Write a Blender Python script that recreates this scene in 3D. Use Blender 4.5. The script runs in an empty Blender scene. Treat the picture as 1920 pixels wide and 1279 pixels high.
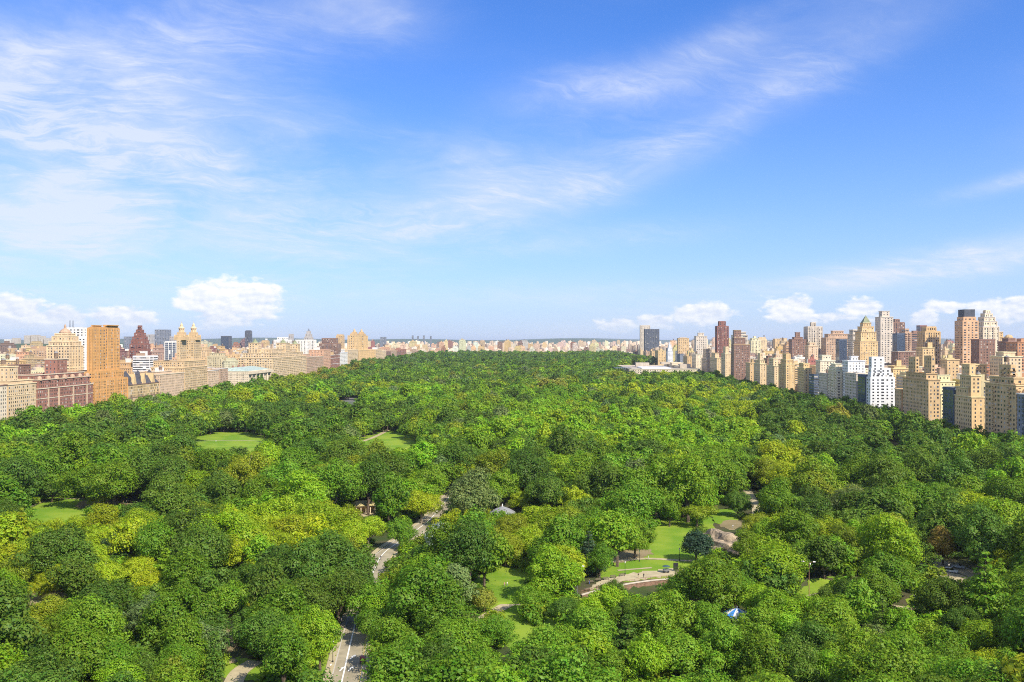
import bpy, bmesh, math, random
import numpy as np

# ------------------------------------------------------------------ camera, sky, sun, exposure
S = bpy.context.scene
COL = S.collection
CAM_H, F, YAW = 88.0, 1710.0, math.atan(50 / 1710)      # metres, focal length in photo pixels, turned left of the park's axis
U0, V0 = 960.0, 639.5
cd = bpy.data.cameras.new('camera'); cam = bpy.data.objects.new('camera', cd); COL.objects.link(cam)
cd.sensor_width = 36.0; cd.lens = F / 1920 * 36; cd.clip_start = 1.0; cd.clip_end = 200000
cam.location = (0, 0, CAM_H); cam.rotation_euler = (math.pi / 2, 0, YAW)
S.camera = cam
S.render.resolution_x, S.render.resolution_y = 1024, 682
S.view_settings.view_transform = 'Standard'; S.view_settings.look = 'None'
S.view_settings.gamma = 1.0; S.view_settings.use_curve_mapping = False
S.view_settings.exposure = 1.02
S.cycles.max_bounces = 7; S.cycles.diffuse_bounces = 6; S.cycles.glossy_bounces = 2
S.cycles.transmission_bounces = 5; S.cycles.volume_bounces = 1; S.cycles.transparent_max_bounces = 4
S.cycles.use_denoising = False; S.cycles.pixel_filter_type = 'BLACKMAN_HARRIS'; S.cycles.filter_width = 1.05
S.cycles.sample_clamp_indirect = 4.0

SUN_AZ, SUN_EL = math.radians(136), math.radians(43)     # clockwise from +Y (north along the park)
sd = bpy.data.lights.new('sun', 'SUN'); sd.energy = 3.55; sd.angle = math.radians(0.53); sd.color = (1.0, 0.91, 0.77)
sun = bpy.data.objects.new('sun', sd); COL.objects.link(sun)
sun.rotation_euler = (math.pi / 2 - SUN_EL, 0, math.pi - SUN_AZ)
sun.location = (300, -300, 600)


class NT:
    """small helper for building shader node trees"""
    def __init__(s, tree): s.t = tree; s.n = tree.nodes; s.l = tree.links
    def new(s, ty, **kw):
        n = s.n.new(ty)
        for k, v in kw.items(): setattr(n, k, v)
        return n
    def put(s, sock, v):
        if isinstance(v, bpy.types.NodeSocket): s.l.new(v, sock)
        elif v is not None: sock.default_value = v
    def m(s, op, a, b=None, c=None, clamp=False):
        n = s.new('ShaderNodeMath', operation=op, use_clamp=clamp)
        s.put(n.inputs[0], a)
        if b is not None: s.put(n.inputs[1], b)
        if c is not None: s.put(n.inputs[2], c)
        return n.outputs[0]
    def ss(s, x, a, b):
        n = s.new('ShaderNodeMapRange', interpolation_type='SMOOTHSTEP')
        s.put(n.inputs[0], x); n.inputs[1].default_value = a; n.inputs[2].default_value = b
        n.inputs[3].default_value = 0; n.inputs[4].default_value = 1
        return n.outputs[0]
    def mix(s, f, a, b):
        n = s.new('ShaderNodeMix', data_type='RGBA')
        s.put(n.inputs[0], f); s.put(n.inputs[6], a); s.put(n.inputs[7], b)
        return n.outputs[2]
    def noise(s, vec, scale, detail=4, rough=0.5, dist=0.0, dim='3D'):
        n = s.new('ShaderNodeTexNoise', noise_dimensions=dim)
        s.put(n.inputs['Vector'], vec); n.inputs['Scale'].default_value = scale
        n.inputs['Detail'].default_value = detail; n.inputs['Roughness'].default_value = rough
        n.inputs['Distortion'].default_value = dist
        return n.outputs[0]
    def comb(s, x, y, z):
        n = s.new('ShaderNodeCombineXYZ')
        s.put(n.inputs[0], x); s.put(n.inputs[1], y); s.put(n.inputs[2], z)
        return n.outputs[0]
    def sep(s, v):
        n = s.new('ShaderNodeSeparateXYZ'); s.put(n.inputs[0], v); return n.outputs


def az_el(u, v):
    """bearing and elevation (degrees) of the sky seen at a place in the photograph"""
    a = math.atan((u - U0) / F) - YAW
    e = math.atan((V0 - v) / F * math.cos(math.atan((u - U0) / F)))
    return math.degrees(a), math.degrees(e)


w = bpy.data.worlds.new('World'); S.world = w; w.use_nodes = True
t = NT(w.node_tree); t.n.clear()
out = t.new('ShaderNodeOutputWorld'); bg = t.new('ShaderNodeBackground'); bg.inputs[1].default_value = 0.12
sky = t.new('ShaderNodeTexSky', sky_type='NISHITA'); sky.sun_disc = False
sky.sun_elevation = SUN_EL; sky.sun_rotation = SUN_AZ; sky.altitude = 90
sky.air_density = 1.0; sky.dust_density = 0.3; sky.ozone_density = 4.0
hs = t.new('ShaderNodeHueSaturation'); hs.inputs['Saturation'].default_value = 1.18; hs.inputs['Value'].default_value = 1.0
grade = t.new('ShaderNodeMix', data_type='RGBA', blend_type='MULTIPLY'); grade.inputs[0].default_value = 1.0; grade.inputs[7].default_value = (.340, .540, .835, 1)
t.l.new(sky.outputs[0], hs.inputs['Color']); t.l.new(hs.outputs[0], grade.inputs[6])
tc = t.new('ShaderNodeTexCoord'); D = tc.outputs['Generated']
dx, dy, dz = t.sep(D)
AZ = t.m('MULTIPLY', t.m('ARCTAN2', dx, dy), 180 / math.pi)
EL = t.m('MULTIPLY', t.m('ARCSINE', t.m('MULTIPLY', dz, 0.99999)), 180 / math.pi)
# thin high cloud, on a flat layer far above: streaks that converge with distance
den = t.m('ADD', t.m('MAXIMUM', dz, 0.0), 0.22)
px, py = t.m('DIVIDE', dx, den), t.m('DIVIDE', dy, den)
ca, sa = math.cos(math.radians(28)), math.sin(math.radians(28))
q1 = t.m('ADD', t.m('MULTIPLY', px, ca), t.m('MULTIPLY', py, sa))
q2 = t.m('SUBTRACT', t.m('MULTIPLY', py, ca), t.m('MULTIPLY', px, sa))
warp = t.noise(t.comb(px, py, 3.1), 1.6, 4, 0.55)
q2w = t.m('ADD', q2, t.m('MULTIPLY', t.m('SUBTRACT', warp, 0.5), 0.55))
st = t.noise(t.comb(t.m('MULTIPLY', q1, 0.9), t.m('MULTIPLY', q2w, 1.5), 0.0), 2.2, 10, 0.66, 0.25)
fine = t.noise(t.comb(t.m('MULTIPLY', q1, 1.0), t.m('MULTIPLY', q2w, 2.4), 4.0), 6.5, 8, 0.70, 0.4)
big2 = t.noise(t.comb(px, py, 5.5), 3.0, 7, 0.6, 0.3)
big = t.noise(t.comb(px, py, 9.0), 0.8, 2, 0.5)


def blob(u, v, ru, rv, rot, amp):
    """soft patch of thin cloud: centre and size by bearing/elevation"""
    a0, e0 = az_el(u, v); k = 57.3 / F
    c, s = math.cos(math.radians(rot)), math.sin(math.radians(rot))
    x, y = t.m('SUBTRACT', AZ, a0), t.m('SUBTRACT', EL, e0)
    p = t.m('DIVIDE', t.m('ADD', t.m('MULTIPLY', x, c), t.m('MULTIPLY', y, s)), ru * k)
    q = t.m('DIVIDE', t.m('SUBTRACT', t.m('MULTIPLY', y, c), t.m('MULTIPLY', x, s)), rv * k)
    r2 = t.m('ADD', t.m('MULTIPLY', p, p), t.m('MULTIPLY', q, q))
    return t.m('MULTIPLY', t.m('POWER', 2.718, t.m('MULTIPLY', r2, -1.0)), amp)


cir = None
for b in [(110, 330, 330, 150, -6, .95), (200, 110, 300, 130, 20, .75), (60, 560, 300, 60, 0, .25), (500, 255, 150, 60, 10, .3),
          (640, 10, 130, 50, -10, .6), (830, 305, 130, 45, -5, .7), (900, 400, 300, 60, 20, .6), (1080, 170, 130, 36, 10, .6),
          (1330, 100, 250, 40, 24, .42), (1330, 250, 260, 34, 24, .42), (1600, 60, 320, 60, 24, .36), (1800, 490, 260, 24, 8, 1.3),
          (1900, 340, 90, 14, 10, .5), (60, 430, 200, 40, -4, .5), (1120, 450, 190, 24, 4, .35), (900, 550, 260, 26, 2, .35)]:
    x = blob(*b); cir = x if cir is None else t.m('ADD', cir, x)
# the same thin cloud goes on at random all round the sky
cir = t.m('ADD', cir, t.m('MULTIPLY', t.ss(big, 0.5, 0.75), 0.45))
# left veil carried on unseen: cloud added west and overhead as fill light
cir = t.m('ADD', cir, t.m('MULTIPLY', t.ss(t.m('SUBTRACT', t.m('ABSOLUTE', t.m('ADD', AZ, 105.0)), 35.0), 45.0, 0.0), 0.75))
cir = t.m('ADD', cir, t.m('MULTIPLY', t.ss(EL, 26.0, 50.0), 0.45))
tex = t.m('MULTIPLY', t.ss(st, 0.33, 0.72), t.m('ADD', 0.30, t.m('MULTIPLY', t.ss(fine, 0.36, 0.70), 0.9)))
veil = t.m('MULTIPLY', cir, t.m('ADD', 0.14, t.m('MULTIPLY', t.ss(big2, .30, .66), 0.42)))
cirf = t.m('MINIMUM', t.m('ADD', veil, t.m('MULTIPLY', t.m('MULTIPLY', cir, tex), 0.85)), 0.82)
# fair-weather cumulus low over the horizon: flat bases, lumpy tops
AE = t.comb(t.m('MULTIPLY', AZ, 0.55), EL, 0.0)
lump = t.noise(AE, 1.15, 5, 0.54)
lump2 = t.noise(AE, 3.2, 4, 0.5)
cum = None
for (u, v, ru, rv, a) in [(10, 588, 66, 40, 1.1), (110, 600, 60, 28, .95), (225, 597, 64, 30, 1), (385, 560, 56, 34, 1.1), (455, 562, 76, 44, 1.15), (420, 600, 80, 28, .85),
                          (520, 572, 30, 22, .7), (1160, 610, 56, 18, .9), (1225, 604, 50, 20, .9), (1320, 590, 70, 26, 1), (1480, 578, 52, 28, 1.05),
                          (1610, 575, 50, 22, .9), (1560, 595, 110, 18, .6), (1735, 598, 30, 22, .9), (1780, 575, 50, 16, .85), (1850, 575, 52, 18, .9), (1910, 580, 40, 26, .95), (1860, 600, 90, 18, .7),
                          (-120, 590, 90, 30, .9), (2060, 590, 90, 30, .9), (2240, 600, 80, 24, .9), (-300, 595, 80, 26, .9)]:
    x = blob(u, v, ru, rv, 0, a); cum = x if cum is None else t.m('MAXIMUM', cum, x)
ring = t.m('MULTIPLY', t.ss(t.noise(t.comb(t.m('MULTIPLY', AZ, 0.09), 0.0, 7.0), 1.0, 3, 0.5), 0.52, 0.62),
           t.m('POWER', 2.718, t.m('MULTIPLY', t.m('POWER', t.m('DIVIDE', t.m('SUBTRACT', EL, 1.6), 1.0), 2.0), -1.0)))
ring = t.m('MULTIPLY', ring, t.ss(t.m('ABSOLUTE', AZ), 40, 50))
cum = t.m('MAXIMUM', cum, ring)
body = t.m('ADD', cum, t.m('ADD', t.m('MULTIPLY', t.m('SUBTRACT', lump, 0.5), 1.15), t.m('MULTIPLY', t.m('SUBTRACT', lump2, 0.5), 0.42)))
cumf = t.m('MULTIPLY', t.m('MULTIPLY', t.ss(body, 0.40, 0.70), 0.92), t.ss(EL, -0.2, 1.5))
lumpS = t.noise(t.comb(t.m('ADD', t.m('MULTIPLY', AZ, 0.55), 0.10), t.m('ADD', EL, 0.16), 0.0), 1.15, 5, 0.54)
lit = t.m('ADD', t.m('MULTIPLY', t.m('SUBTRACT', lump, lumpS), 3.2), t.m('ADD', t.m('MULTIPLY', t.m('SUBTRACT', EL, 1.9), 0.32), t.m('ADD', 0.5, t.m('MULTIPLY', t.m('SUBTRACT', lump2, 0.5), 0.7))), clamp=True)
ccol = t.mix(lit, (3.1, 3.4, 4.05, 1), (4.45, 4.45, 4.5, 1))
# pale moist air towards the horizon
hz = t.m('POWER', 2.718, t.m('MULTIPLY', t.m('MAXIMUM', EL, 0.0), -0.14))
base = t.mix(t.m('MULTIPLY', hz, 0.85), grade.outputs[2], (2.6, 2.92, 3.95, 1))
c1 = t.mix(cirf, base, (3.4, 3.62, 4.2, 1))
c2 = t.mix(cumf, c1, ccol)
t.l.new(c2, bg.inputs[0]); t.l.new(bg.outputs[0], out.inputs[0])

# ------------------------------------------------------------------ places
FW = (-math.sin(YAW), math.cos(YAW)); RT = (math.cos(YAW), math.sin(YAW))
rnd = random.Random(7)


def sstep(a, b, x):
    k = min(1, max(0, (x - a) / (b - a))); return k * k * (3 - 2 * k)


def wall_y(x): k = min(max(x - 14.5, -10), 43); return 309 + 1.05 * k - .012 * k * k     # line of the terrace's retaining wall


def gz(x, y):
    """height of the ground: almost flat near, a terrace behind the retaining wall, rising to the north"""
    z = 17 * sstep(900, 3700, y) + 2.0 * math.sin(x * 0.011 + 1) * math.sin(y * 0.006) * sstep(1000, 1500, y)
    if 200 < y < 780 and -40 < x < 190:
        z += 2.2 * sstep(-0.4, 0.4, y - wall_y(x)) * sstep(6, 13.5, x) * (1 - sstep(110, 160, x)) * (1 - sstep(600, 770, y))
    return z


def proj(x, y, z):
    d = x * FW[0] + y * FW[1]; r = x * RT[0] + y * RT[1]
    return U0 + F * r / d, V0 - F * (z - CAM_H) / d, d


def at(u, v, h=0.0):
    """the point on the ground (h metres above it) that the photograph shows at u, v"""
    z = h
    for _ in range(8):
        d = (CAM_H - z) * F / max(v - V0, 1.0); r = (u - U0) / F * d
        x, y = FW[0] * d + RT[0] * r, FW[1] * d + RT[1] * r
        z = gz(x, y) + h
    return x, y, z


def onplane(u, Y):
    """X of the point at northing Y seen in column u"""
    k = (u - U0) / F
    return Y * (FW[0] + k * RT[0]) / (FW[1] + k * RT[1])


def y_on(u, X): return X / onplane(u, 1.0)


def zof(v, x, y):
    return CAM_H + (V0 - v) * (x * FW[0] + y * FW[1]) / F

# ------------------------------------------------------------------ materials


def mat(name):
    m = bpy.data.materials.new(name); m.use_nodes = True
    k = NT(m.node_tree); p = m.node_tree.nodes['Principled BSDF']
    return m, k, p


def simple(name, col, rough=0.7, var=0.12, scale=1.5, metal=0.0):
    m, k, p = mat(name)
    o = k.new('ShaderNodeTexCoord')
    n = k.noise(o.outputs['Object'], scale, 5, 0.6)
    f = k.ss(n, 0.3, 0.7)
    a = tuple(c * (1 - var) for c in col) + (1,); b = tuple(min(1, c * (1 + var)) for c in col) + (1,)
    k.put(p.inputs['Base Color'], k.mix(f, a, b))
    p.inputs['Roughness'].default_value = rough; p.inputs['Metallic'].default_value = metal
    p.inputs['Specular IOR Level'].default_value = 0.25
    return m


WALLS = {}


def wallmat(col):
    key = tuple(round(c, 2) for c in col)
    if key in WALLS: return WALLS[key]
    m, k, p = mat('masonry')
    g = k.new('ShaderNodeNewGeometry'); P = g.outputs['Position']
    x, y, z = k.sep(P)
    streak = k.noise(k.comb(k.m('MULTIPLY', x, .5), k.m('MULTIPLY', y, .5), k.m('MULTIPLY', z, .05)), 1.0, 4, .6)
    grime = k.noise(P, 0.13, 4, .6)
    brick = k.noise(P, 2.4, 2, .5)
    f = k.m('ADD', k.m('MULTIPLY', streak, .45), k.m('ADD', k.m('MULTIPLY', grime, .4), k.m('MULTIPLY', brick, .25)))
    f = k.ss(f, .34, .76)
    a = tuple(c * .74 for c in col) + (1,); b = tuple(min(.9, c * 1.13) for c in col) + (1,)
    k.put(p.inputs['Base Color'], k.mix(f, a, b))
    p.inputs['Roughness'].default_value = .85; p.inputs['Specular IOR Level'].default_value = .2
    WALLS[key] = m
    return m


def glassmat(name, col, rough=.12, spec=.6):
    m, k, p = mat(name)
    g = k.new('ShaderNodeNewGeometry')
    n = k.noise(g.outputs['Position'], .6, 2, .5)
    a = tuple(c * .6 for c in col) + (1,); b = tuple(c * 1.5 for c in col) + (1,)
    k.put(p.inputs['Base Color'], k.mix(k.ss(n, .35, .65), a, b))
    p.inputs['Roughness'].default_value = rough; p.inputs['Specular IOR Level'].default_value = spec
    return m


M = {}
M['win_dark'] = glassmat('window_glass', (.05, .052, .055))
M['win_mid'] = glassmat('window_glass_pale', (.13, .14, .15), .2)
M['win_blind'] = simple('window_blind', (.50, .46, .38), .6)
M['win_blue'] = glassmat('blue_glass', (.045, .065, .10), .10, .8)
M['roof_grey'] = simple('roof_felt', (.20, .19, .18), .9, .35, .12)
M['roof_tan'] = simple('roof_gravel', (.36, .31, .25), .9, .3, .12)
M['roof_slate'] = simple('slate', (.075, .075, .085), .6, .25, .6)
M['copper'] = simple('green_copper', (.36, .44, .38), .6, .2, .4)
M['copper_dark'] = simple('dark_copper', (.22, .24, .13), .6, .3, .4)
M['tank'] = simple('tank_wood', (.22, .15, .10), .85, .25, 1.2)
M['steel'] = simple('grey_steel', (.30, .31, .32), .4, .1, 1.0, .6)
M['silver_roof'] = simple('bright_metal_roof', (.80, .80, .78), .35, .08, .08, .0)
M['asphalt'] = simple('asphalt', (.31, .27, .185), .9, .16, .25)
M['path'] = simple('pale_path', (.41, .35, .215), .9, .14, .3)
M['paint_white'] = simple('white_paint', (.78, .77, .72), .7, .06, 1.0)
M['paint_yellow'] = simple('ochre_paint', (.60, .46, .16), .7, .08, 1.0)
M['kerb'] = simple('kerb_stone', (.45, .42, .37), .85, .12, .8)
M['brick_red'] = simple('red_brick', (.22, .135, .09), .85, .3, 1.5)
M['stone'] = simple('pale_stone', (.55, .48, .38), .85, .15, .6)
M['bark'] = simple('bark', (.115, .085, .06), .9, .3, 2.0)
M['bark_pale'] = simple('pale_bark', (.30, .25, .18), .9, .25, 2.0)
M['iron'] = simple('black_iron', (.03, .03, .032), .5, .1, 2.0)
M['rust'] = simple('rusty_pole', (.28, .15, .09), .7, .15, 2.0)
M['lampglass'] = simple('lamp_lens', (.75, .72, .66), .3, .05)
M['wood'] = simple('bench_wood', (.16, .13, .09), .8, .2, 3.0)


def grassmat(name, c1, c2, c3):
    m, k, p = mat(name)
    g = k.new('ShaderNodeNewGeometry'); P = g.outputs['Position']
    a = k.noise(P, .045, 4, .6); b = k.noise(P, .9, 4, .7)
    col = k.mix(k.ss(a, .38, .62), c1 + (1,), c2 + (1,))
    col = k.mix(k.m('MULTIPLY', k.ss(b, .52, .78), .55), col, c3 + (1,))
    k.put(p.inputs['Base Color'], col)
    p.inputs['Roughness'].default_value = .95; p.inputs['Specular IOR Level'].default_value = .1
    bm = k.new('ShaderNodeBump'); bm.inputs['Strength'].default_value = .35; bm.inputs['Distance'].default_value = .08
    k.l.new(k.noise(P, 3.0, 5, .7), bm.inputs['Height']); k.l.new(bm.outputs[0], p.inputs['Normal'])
    return m


M['lawn'] = grassmat('lawn_grass', (.13, .245, .018), (.215, .305, .030), (.29, .30, .07))
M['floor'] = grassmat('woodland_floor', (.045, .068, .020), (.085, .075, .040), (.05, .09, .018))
M['dirt'] = grassmat('trodden_earth', (.27, .215, .12), (.20, .165, .085), (.15, .17, .05))


def citymat():
    m, k, p = mat('city_ground')
    g = k.new('ShaderNodeNewGeometry'); P = g.outputs['Position']
    a = k.noise(P, .012, 5, .65)
    k.put(p.inputs['Base Color'], k.mix(k.ss(a, .42, .6), (.15, .145, .14, 1), (.055, .085, .04, 1)))
    p.inputs['Roughness'].default_value = .95
    return m


M['city'] = citymat()


def leafmat(name, island=True):
    m, k, p = mat(name)
    m.node_tree.nodes.remove(p)
    at_ = k.new('ShaderNodeAttribute', attribute_type='INSTANCER', attribute_name='tint')
    g = k.new('ShaderNodeNewGeometry')
    r = g.outputs['Random Per Island']
    h = k.new('ShaderNodeHueSaturation')
    tcx = k.new('ShaderNodeTexCoord'); nz = k.ss(k.noise(tcx.outputs['Object'], .28, 3, .6), .35, .68)
    hv = k.new('ShaderNodeHueSaturation'); hv.inputs['Hue'].default_value = .489; hv.inputs['Value'].default_value = 1.16; hv.inputs['Saturation'].default_value = .96; k.put(hv.inputs['Color'], at_.outputs['Color'])
    k.put(h.inputs['Color'], k.mix(nz, at_.outputs['Color'], hv.outputs[0]))
    k.put(h.inputs['Hue'], k.m('ADD', .5, k.m('MULTIPLY', k.m('SUBTRACT', r, .5), .045)))
    k.put(h.inputs['Value'], k.m('ADD', .80, k.m('MULTIPLY', k.m('FRACT', k.m('MULTIPLY', r, 7.31)), .40)))
    d = k.new('ShaderNodeBsdfDiffuse'); k.put(d.inputs[0], h.outputs[0])
    tr = k.new('ShaderNodeBsdfTranslucent')
    h2 = k.new('ShaderNodeHueSaturation'); h2.inputs['Hue'].default_value = .485; h2.inputs['Value'].default_value = 1.25
    k.put(h2.inputs['Color'], h.outputs[0]); k.put(tr.inputs[0], h2.outputs[0])
    mx = k.new('ShaderNodeMixShader'); mx.inputs[0].default_value = .36
    k.l.new(d.outputs[0], mx.inputs[1]); k.l.new(tr.outputs[0], mx.inputs[2])
    gl = k.new('ShaderNodeBsdfGlossy'); gl.inputs['Roughness'].default_value = .45; gl.inputs[0].default_value = (1, 1, 1, 1)
    m2 = k.new('ShaderNodeMixShader'); m2.inputs[0].default_value = .008
    k.l.new(mx.outputs[0], m2.inputs[1]); k.l.new(gl.outputs[0], m2.inputs[2])
    k.l.new(m2.outputs[0], m.node_tree.nodes['Material Output'].inputs[0])
    return m


M['leaf'] = leafmat('foliage')

# ------------------------------------------------------------------ mesh helpers


def link(o, parent=None):
    COL.objects.link(o)
    if parent is not None: o.parent = parent
    return o


def npmesh(name, V, Q, mats, mi=None):
    me = bpy.data.meshes.new(name)
    V = np.asarray(V, np.float32); Q = np.asarray(Q, np.int32)
    n, k = Q.shape
    me.vertices.add(len(V)); me.vertices.foreach_set('co', V.ravel())
    me.loops.add(n * k); me.loops.foreach_set('vertex_index', Q.ravel())
    me.polygons.add(n); me.polygons.foreach_set('loop_start', np.arange(0, n * k, k, dtype=np.int32))
    if mi is not None: me.polygons.foreach_set('material_index', np.asarray(mi, np.int32))
    for m in mats: me.materials.append(m)
    me.update(calc_edges=True)
    return me


class MB:
    """collects faces, then becomes one mesh"""
    def __init__(s): s.v = []; s.f = []; s.mi = []
    def poly(s, pts, m=0):
        i = len(s.v); s.v += [tuple(p) for p in pts]; s.f.append(tuple(range(i, i + len(pts)))); s.mi.append(m)
    def box(s, x0, x1, y0, y1, z0, z1, m=0, bottom=False):
        i = len(s.v)
        s.v += [(x0, y0, z0), (x1, y0, z0), (x1, y1, z0), (x0, y1, z0), (x0, y0, z1), (x1, y0, z1), (x1, y1, z1), (x0, y1, z1)]
        fs = [(0, 1, 5, 4), (1, 2, 6, 5), (2, 3, 7, 6), (3, 0, 4, 7), (4, 5, 6, 7)]
        if bottom: fs.append((3, 2, 1, 0))
        for f in fs: s.f.append(tuple(i + a for a in f)); s.mi.append(m)
    def ring(s, x0, x1, y0, y1, z0, z1, th, out_=0.0, m=0):
        """closed rectangular band, th thick inwards, out_ outwards"""
        X0, X1, Y0, Y1 = x0 - out_, x1 + out_, y0 - out_, y1 + out_
        s.box(X0, X1, Y0, y0 + th, z0, z1, m, True); s.box(X0, X1, y1 - th, Y1, z0, z1, m, True)
        s.box(X0, x0 + th, y0 + th, y1 - th, z0, z1, m, True); s.box(x1 - th, X1, y0 + th, y1 - th, z0, z1, m, True)
    def lathe(s, cx, cy, prof, n=10, m=0, rot=0.0, cap=True):
        i = len(s.v)
        for (r, z) in prof:
            for k in range(n):
                a = rot + 2 * math.pi * k / n; s.v.append((cx + r * math.cos(a), cy + r * math.sin(a), z))
        for j in range(len(prof) - 1):
            for k in range(n):
                k2 = (k + 1) % n
                s.f.append((i + j * n + k, i + j * n + k2, i + (j + 1) * n + k2, i + (j + 1) * n + k)); s.mi.append(m)
        if cap: s.f.append(tuple(i + (len(prof) - 1) * n + k for k in range(n))); s.mi.append(m)
    def tube(s, pts, rad, n=6, m=0):
        """tapered tube through points"""
        i = len(s.v); P = [np.array(p, float) for p in pts]
        for j, p in enumerate(P):
            d = P[min(j + 1, len(P) - 1)] - P[max(j - 1, 0)]; d /= max(1e-6, np.linalg.norm(d))
            a = np.cross(d, (0, 0, 1)) if abs(d[2]) < .95 else np.cross(d, (1, 0, 0)); a /= np.linalg.norm(a); b = np.cross(d, a)
            r = rad[j] if hasattr(rad, '__len__') else rad
            for k in range(n):
                an = 2 * math.pi * k / n; s.v.append(tuple(p + r * (math.cos(an) * a + math.sin(an) * b)))
        for j in range(len(P) - 1):
            for k in range(n):
                k2 = (k + 1) % n
                s.f.append((i + j * n + k, i + j * n + k2, i + (j + 1) * n + k2, i + (j + 1) * n + k)); s.mi.append(m)
        s.f.append(tuple(i + k for k in range(n))[::-1]); s.mi.append(m)
        s.f.append(tuple(i + (len(P) - 1) * n + k for k in range(n))); s.mi.append(m)
    def bar(s, a, b, w, h, m=0):
        """square bar between two points"""
        s.tube([a, b], [max(w, h) * .6] * 2, 4, m)
    def mesh(s, name, mats):
        me = bpy.data.meshes.new(name); me.from_pydata(s.v, [], s.f)
        me.polygons.foreach_set('material_index', s.mi)
        for m in (mats if isinstance(mats, (list, tuple)) else [mats]): me.materials.append(m)
        me.update(); return me
    def build(s, name, mats, parent=None, smooth=False):
        me = s.mesh(name, mats)
        if smooth: me.polygons.foreach_set('use_smooth', [True] * len(me.polygons))
        return link(bpy.data.objects.new(name, me), parent)


def tag(o, label=None, cat=None, group=None, kind=None):
    if label: o['label'] = label
    if cat: o['category'] = cat
    if group: o['group'] = group
    if kind: o['kind'] = kind
    return o


def thing(name, label, cat, loc=(0, 0, 0), rz=0.0, group=None):
    o = bpy.data.objects.new(name, None); link(o)
    o.location = loc; o.rotation_euler = (0, 0, rz); o.empty_display_size = 1
    return tag(o, label, cat, group)


def copy_tree(o, parent=None):
    c = o.copy(); COL.objects.link(c); c.parent = parent
    for ch in o.children: copy_tree(ch, c)
    return c

# ------------------------------------------------------------------ ground


def grid_sheet(name, xs, ys, m, dz=0.0):
    V = [(x, y, gz(x, y) + dz) for y in ys for x in xs]
    n = len(xs)
    Q = [(j * n + i, j * n + i + 1, (j + 1) * n + i + 1, (j + 1) * n + i) for j in range(len(ys) - 1) for i in range(n - 1)]
    return link(bpy.data.objects.new(name, npmesh(name, V, Q, [m])))


ys = [-3000, -500, 600] + list(range(900, 4001, 100)) + [5000, 7000, 10000, 16000, 30000, 70000]
tag(grid_sheet('ground', [-70000, -20000, -6000, -2500, -1200, -600, 0, 600, 1200, 2500, 6000, 20000, 70000], ys, M['city'], -0.6), kind='structure')
fx = [-490, -400, -300, -200, -120, -60] + list(range(-40, 0, 10)) + list(range(0, 176, 4)) + [180, 190, 240, 300, 368]
fy = [-60, 60, 150, 200, 240] + [260 + i * 1.0 for i in range(0, 120)] + list(range(380, 800, 10)) + list(range(850, 4001, 50))
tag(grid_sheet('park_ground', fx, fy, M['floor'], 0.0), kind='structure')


def sheet(name, px, m, dz, kind='structure', smooth=3):
    """flat patch of ground whose outline is read off the photograph"""
    pts = [at(u, v) for u, v in px]
    for _ in range(smooth):                       # round the corners off
        q = []
        for i in range(len(pts)):
            a, b = pts[i], pts[(i + 1) % len(pts)]
            q.append(tuple(a[k] * .75 + b[k] * .25 for k in range(3))); q.append(tuple(a[k] * .25 + b[k] * .75 for k in range(3)))
        pts = q
    jr = random.Random(int(px[0][0] * 13 + px[0][1]))
    pts = [(x + jr.uniform(-1.1, 1.1), y + jr.uniform(-1.6, 1.6), z) for x, y, z in pts]
    bm = bmesh.new(); f = bm.faces.new([bm.verts.new((x, y, gz(x, y) + dz)) for x, y, _ in pts])
    if f.calc_area() and f.normal.z < 0: f.normal_flip()
    bmesh.ops.triangulate(bm, faces=bm.faces[:])
    me = bpy.data.meshes.new(name); bm.to_mesh(me); bm.free(); me.materials.append(m)
    return tag(link(bpy.data.objects.new(name, me)), kind=kind)


def ribbon(name, line, wid, m, dz, kind='structure', parent=None, off=0.0):
    """strip of constant width along a line of ground points"""
    L = [np.array(p[:2], float) for p in line]
    L2 = []
    for i in range(len(L) - 1):                   # Catmull-Rom
        p0, p1, p2, p3 = L[max(i - 1, 0)], L[i], L[i + 1], L[min(i + 2, len(L) - 1)]
        for s_ in np.linspace(0, 1, 8, endpoint=False):
            L2.append(.5 * (2 * p1 + (p2 - p0) * s_ + (2 * p0 - 5 * p1 + 4 * p2 - p3) * s_ ** 2 + (3 * p1 - p0 - 3 * p2 + p3) * s_ ** 3))
    L2.append(L[-1]); V = []
    for i, p in enumerate(L2):
        d = L2[min(i + 1, len(L2) - 1)] - L2[max(i - 1, 0)]; d /= np.linalg.norm(d); nrm = np.array((d[1], -d[0]))
        for s_ in (-.5, .5):
            q = p + nrm * (off + s_ * wid); V.append((q[0], q[1], gz(q[0], q[1]) + dz))
    Q = [(2 * i, 2 * i + 1, 2 * i + 3, 2 * i + 2) for i in range(len(L2) - 1)]
    o = link(bpy.data.objects.new(name, npmesh(name, V, Q, [m])), parent)
    if kind: o['kind'] = kind
    return o


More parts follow.
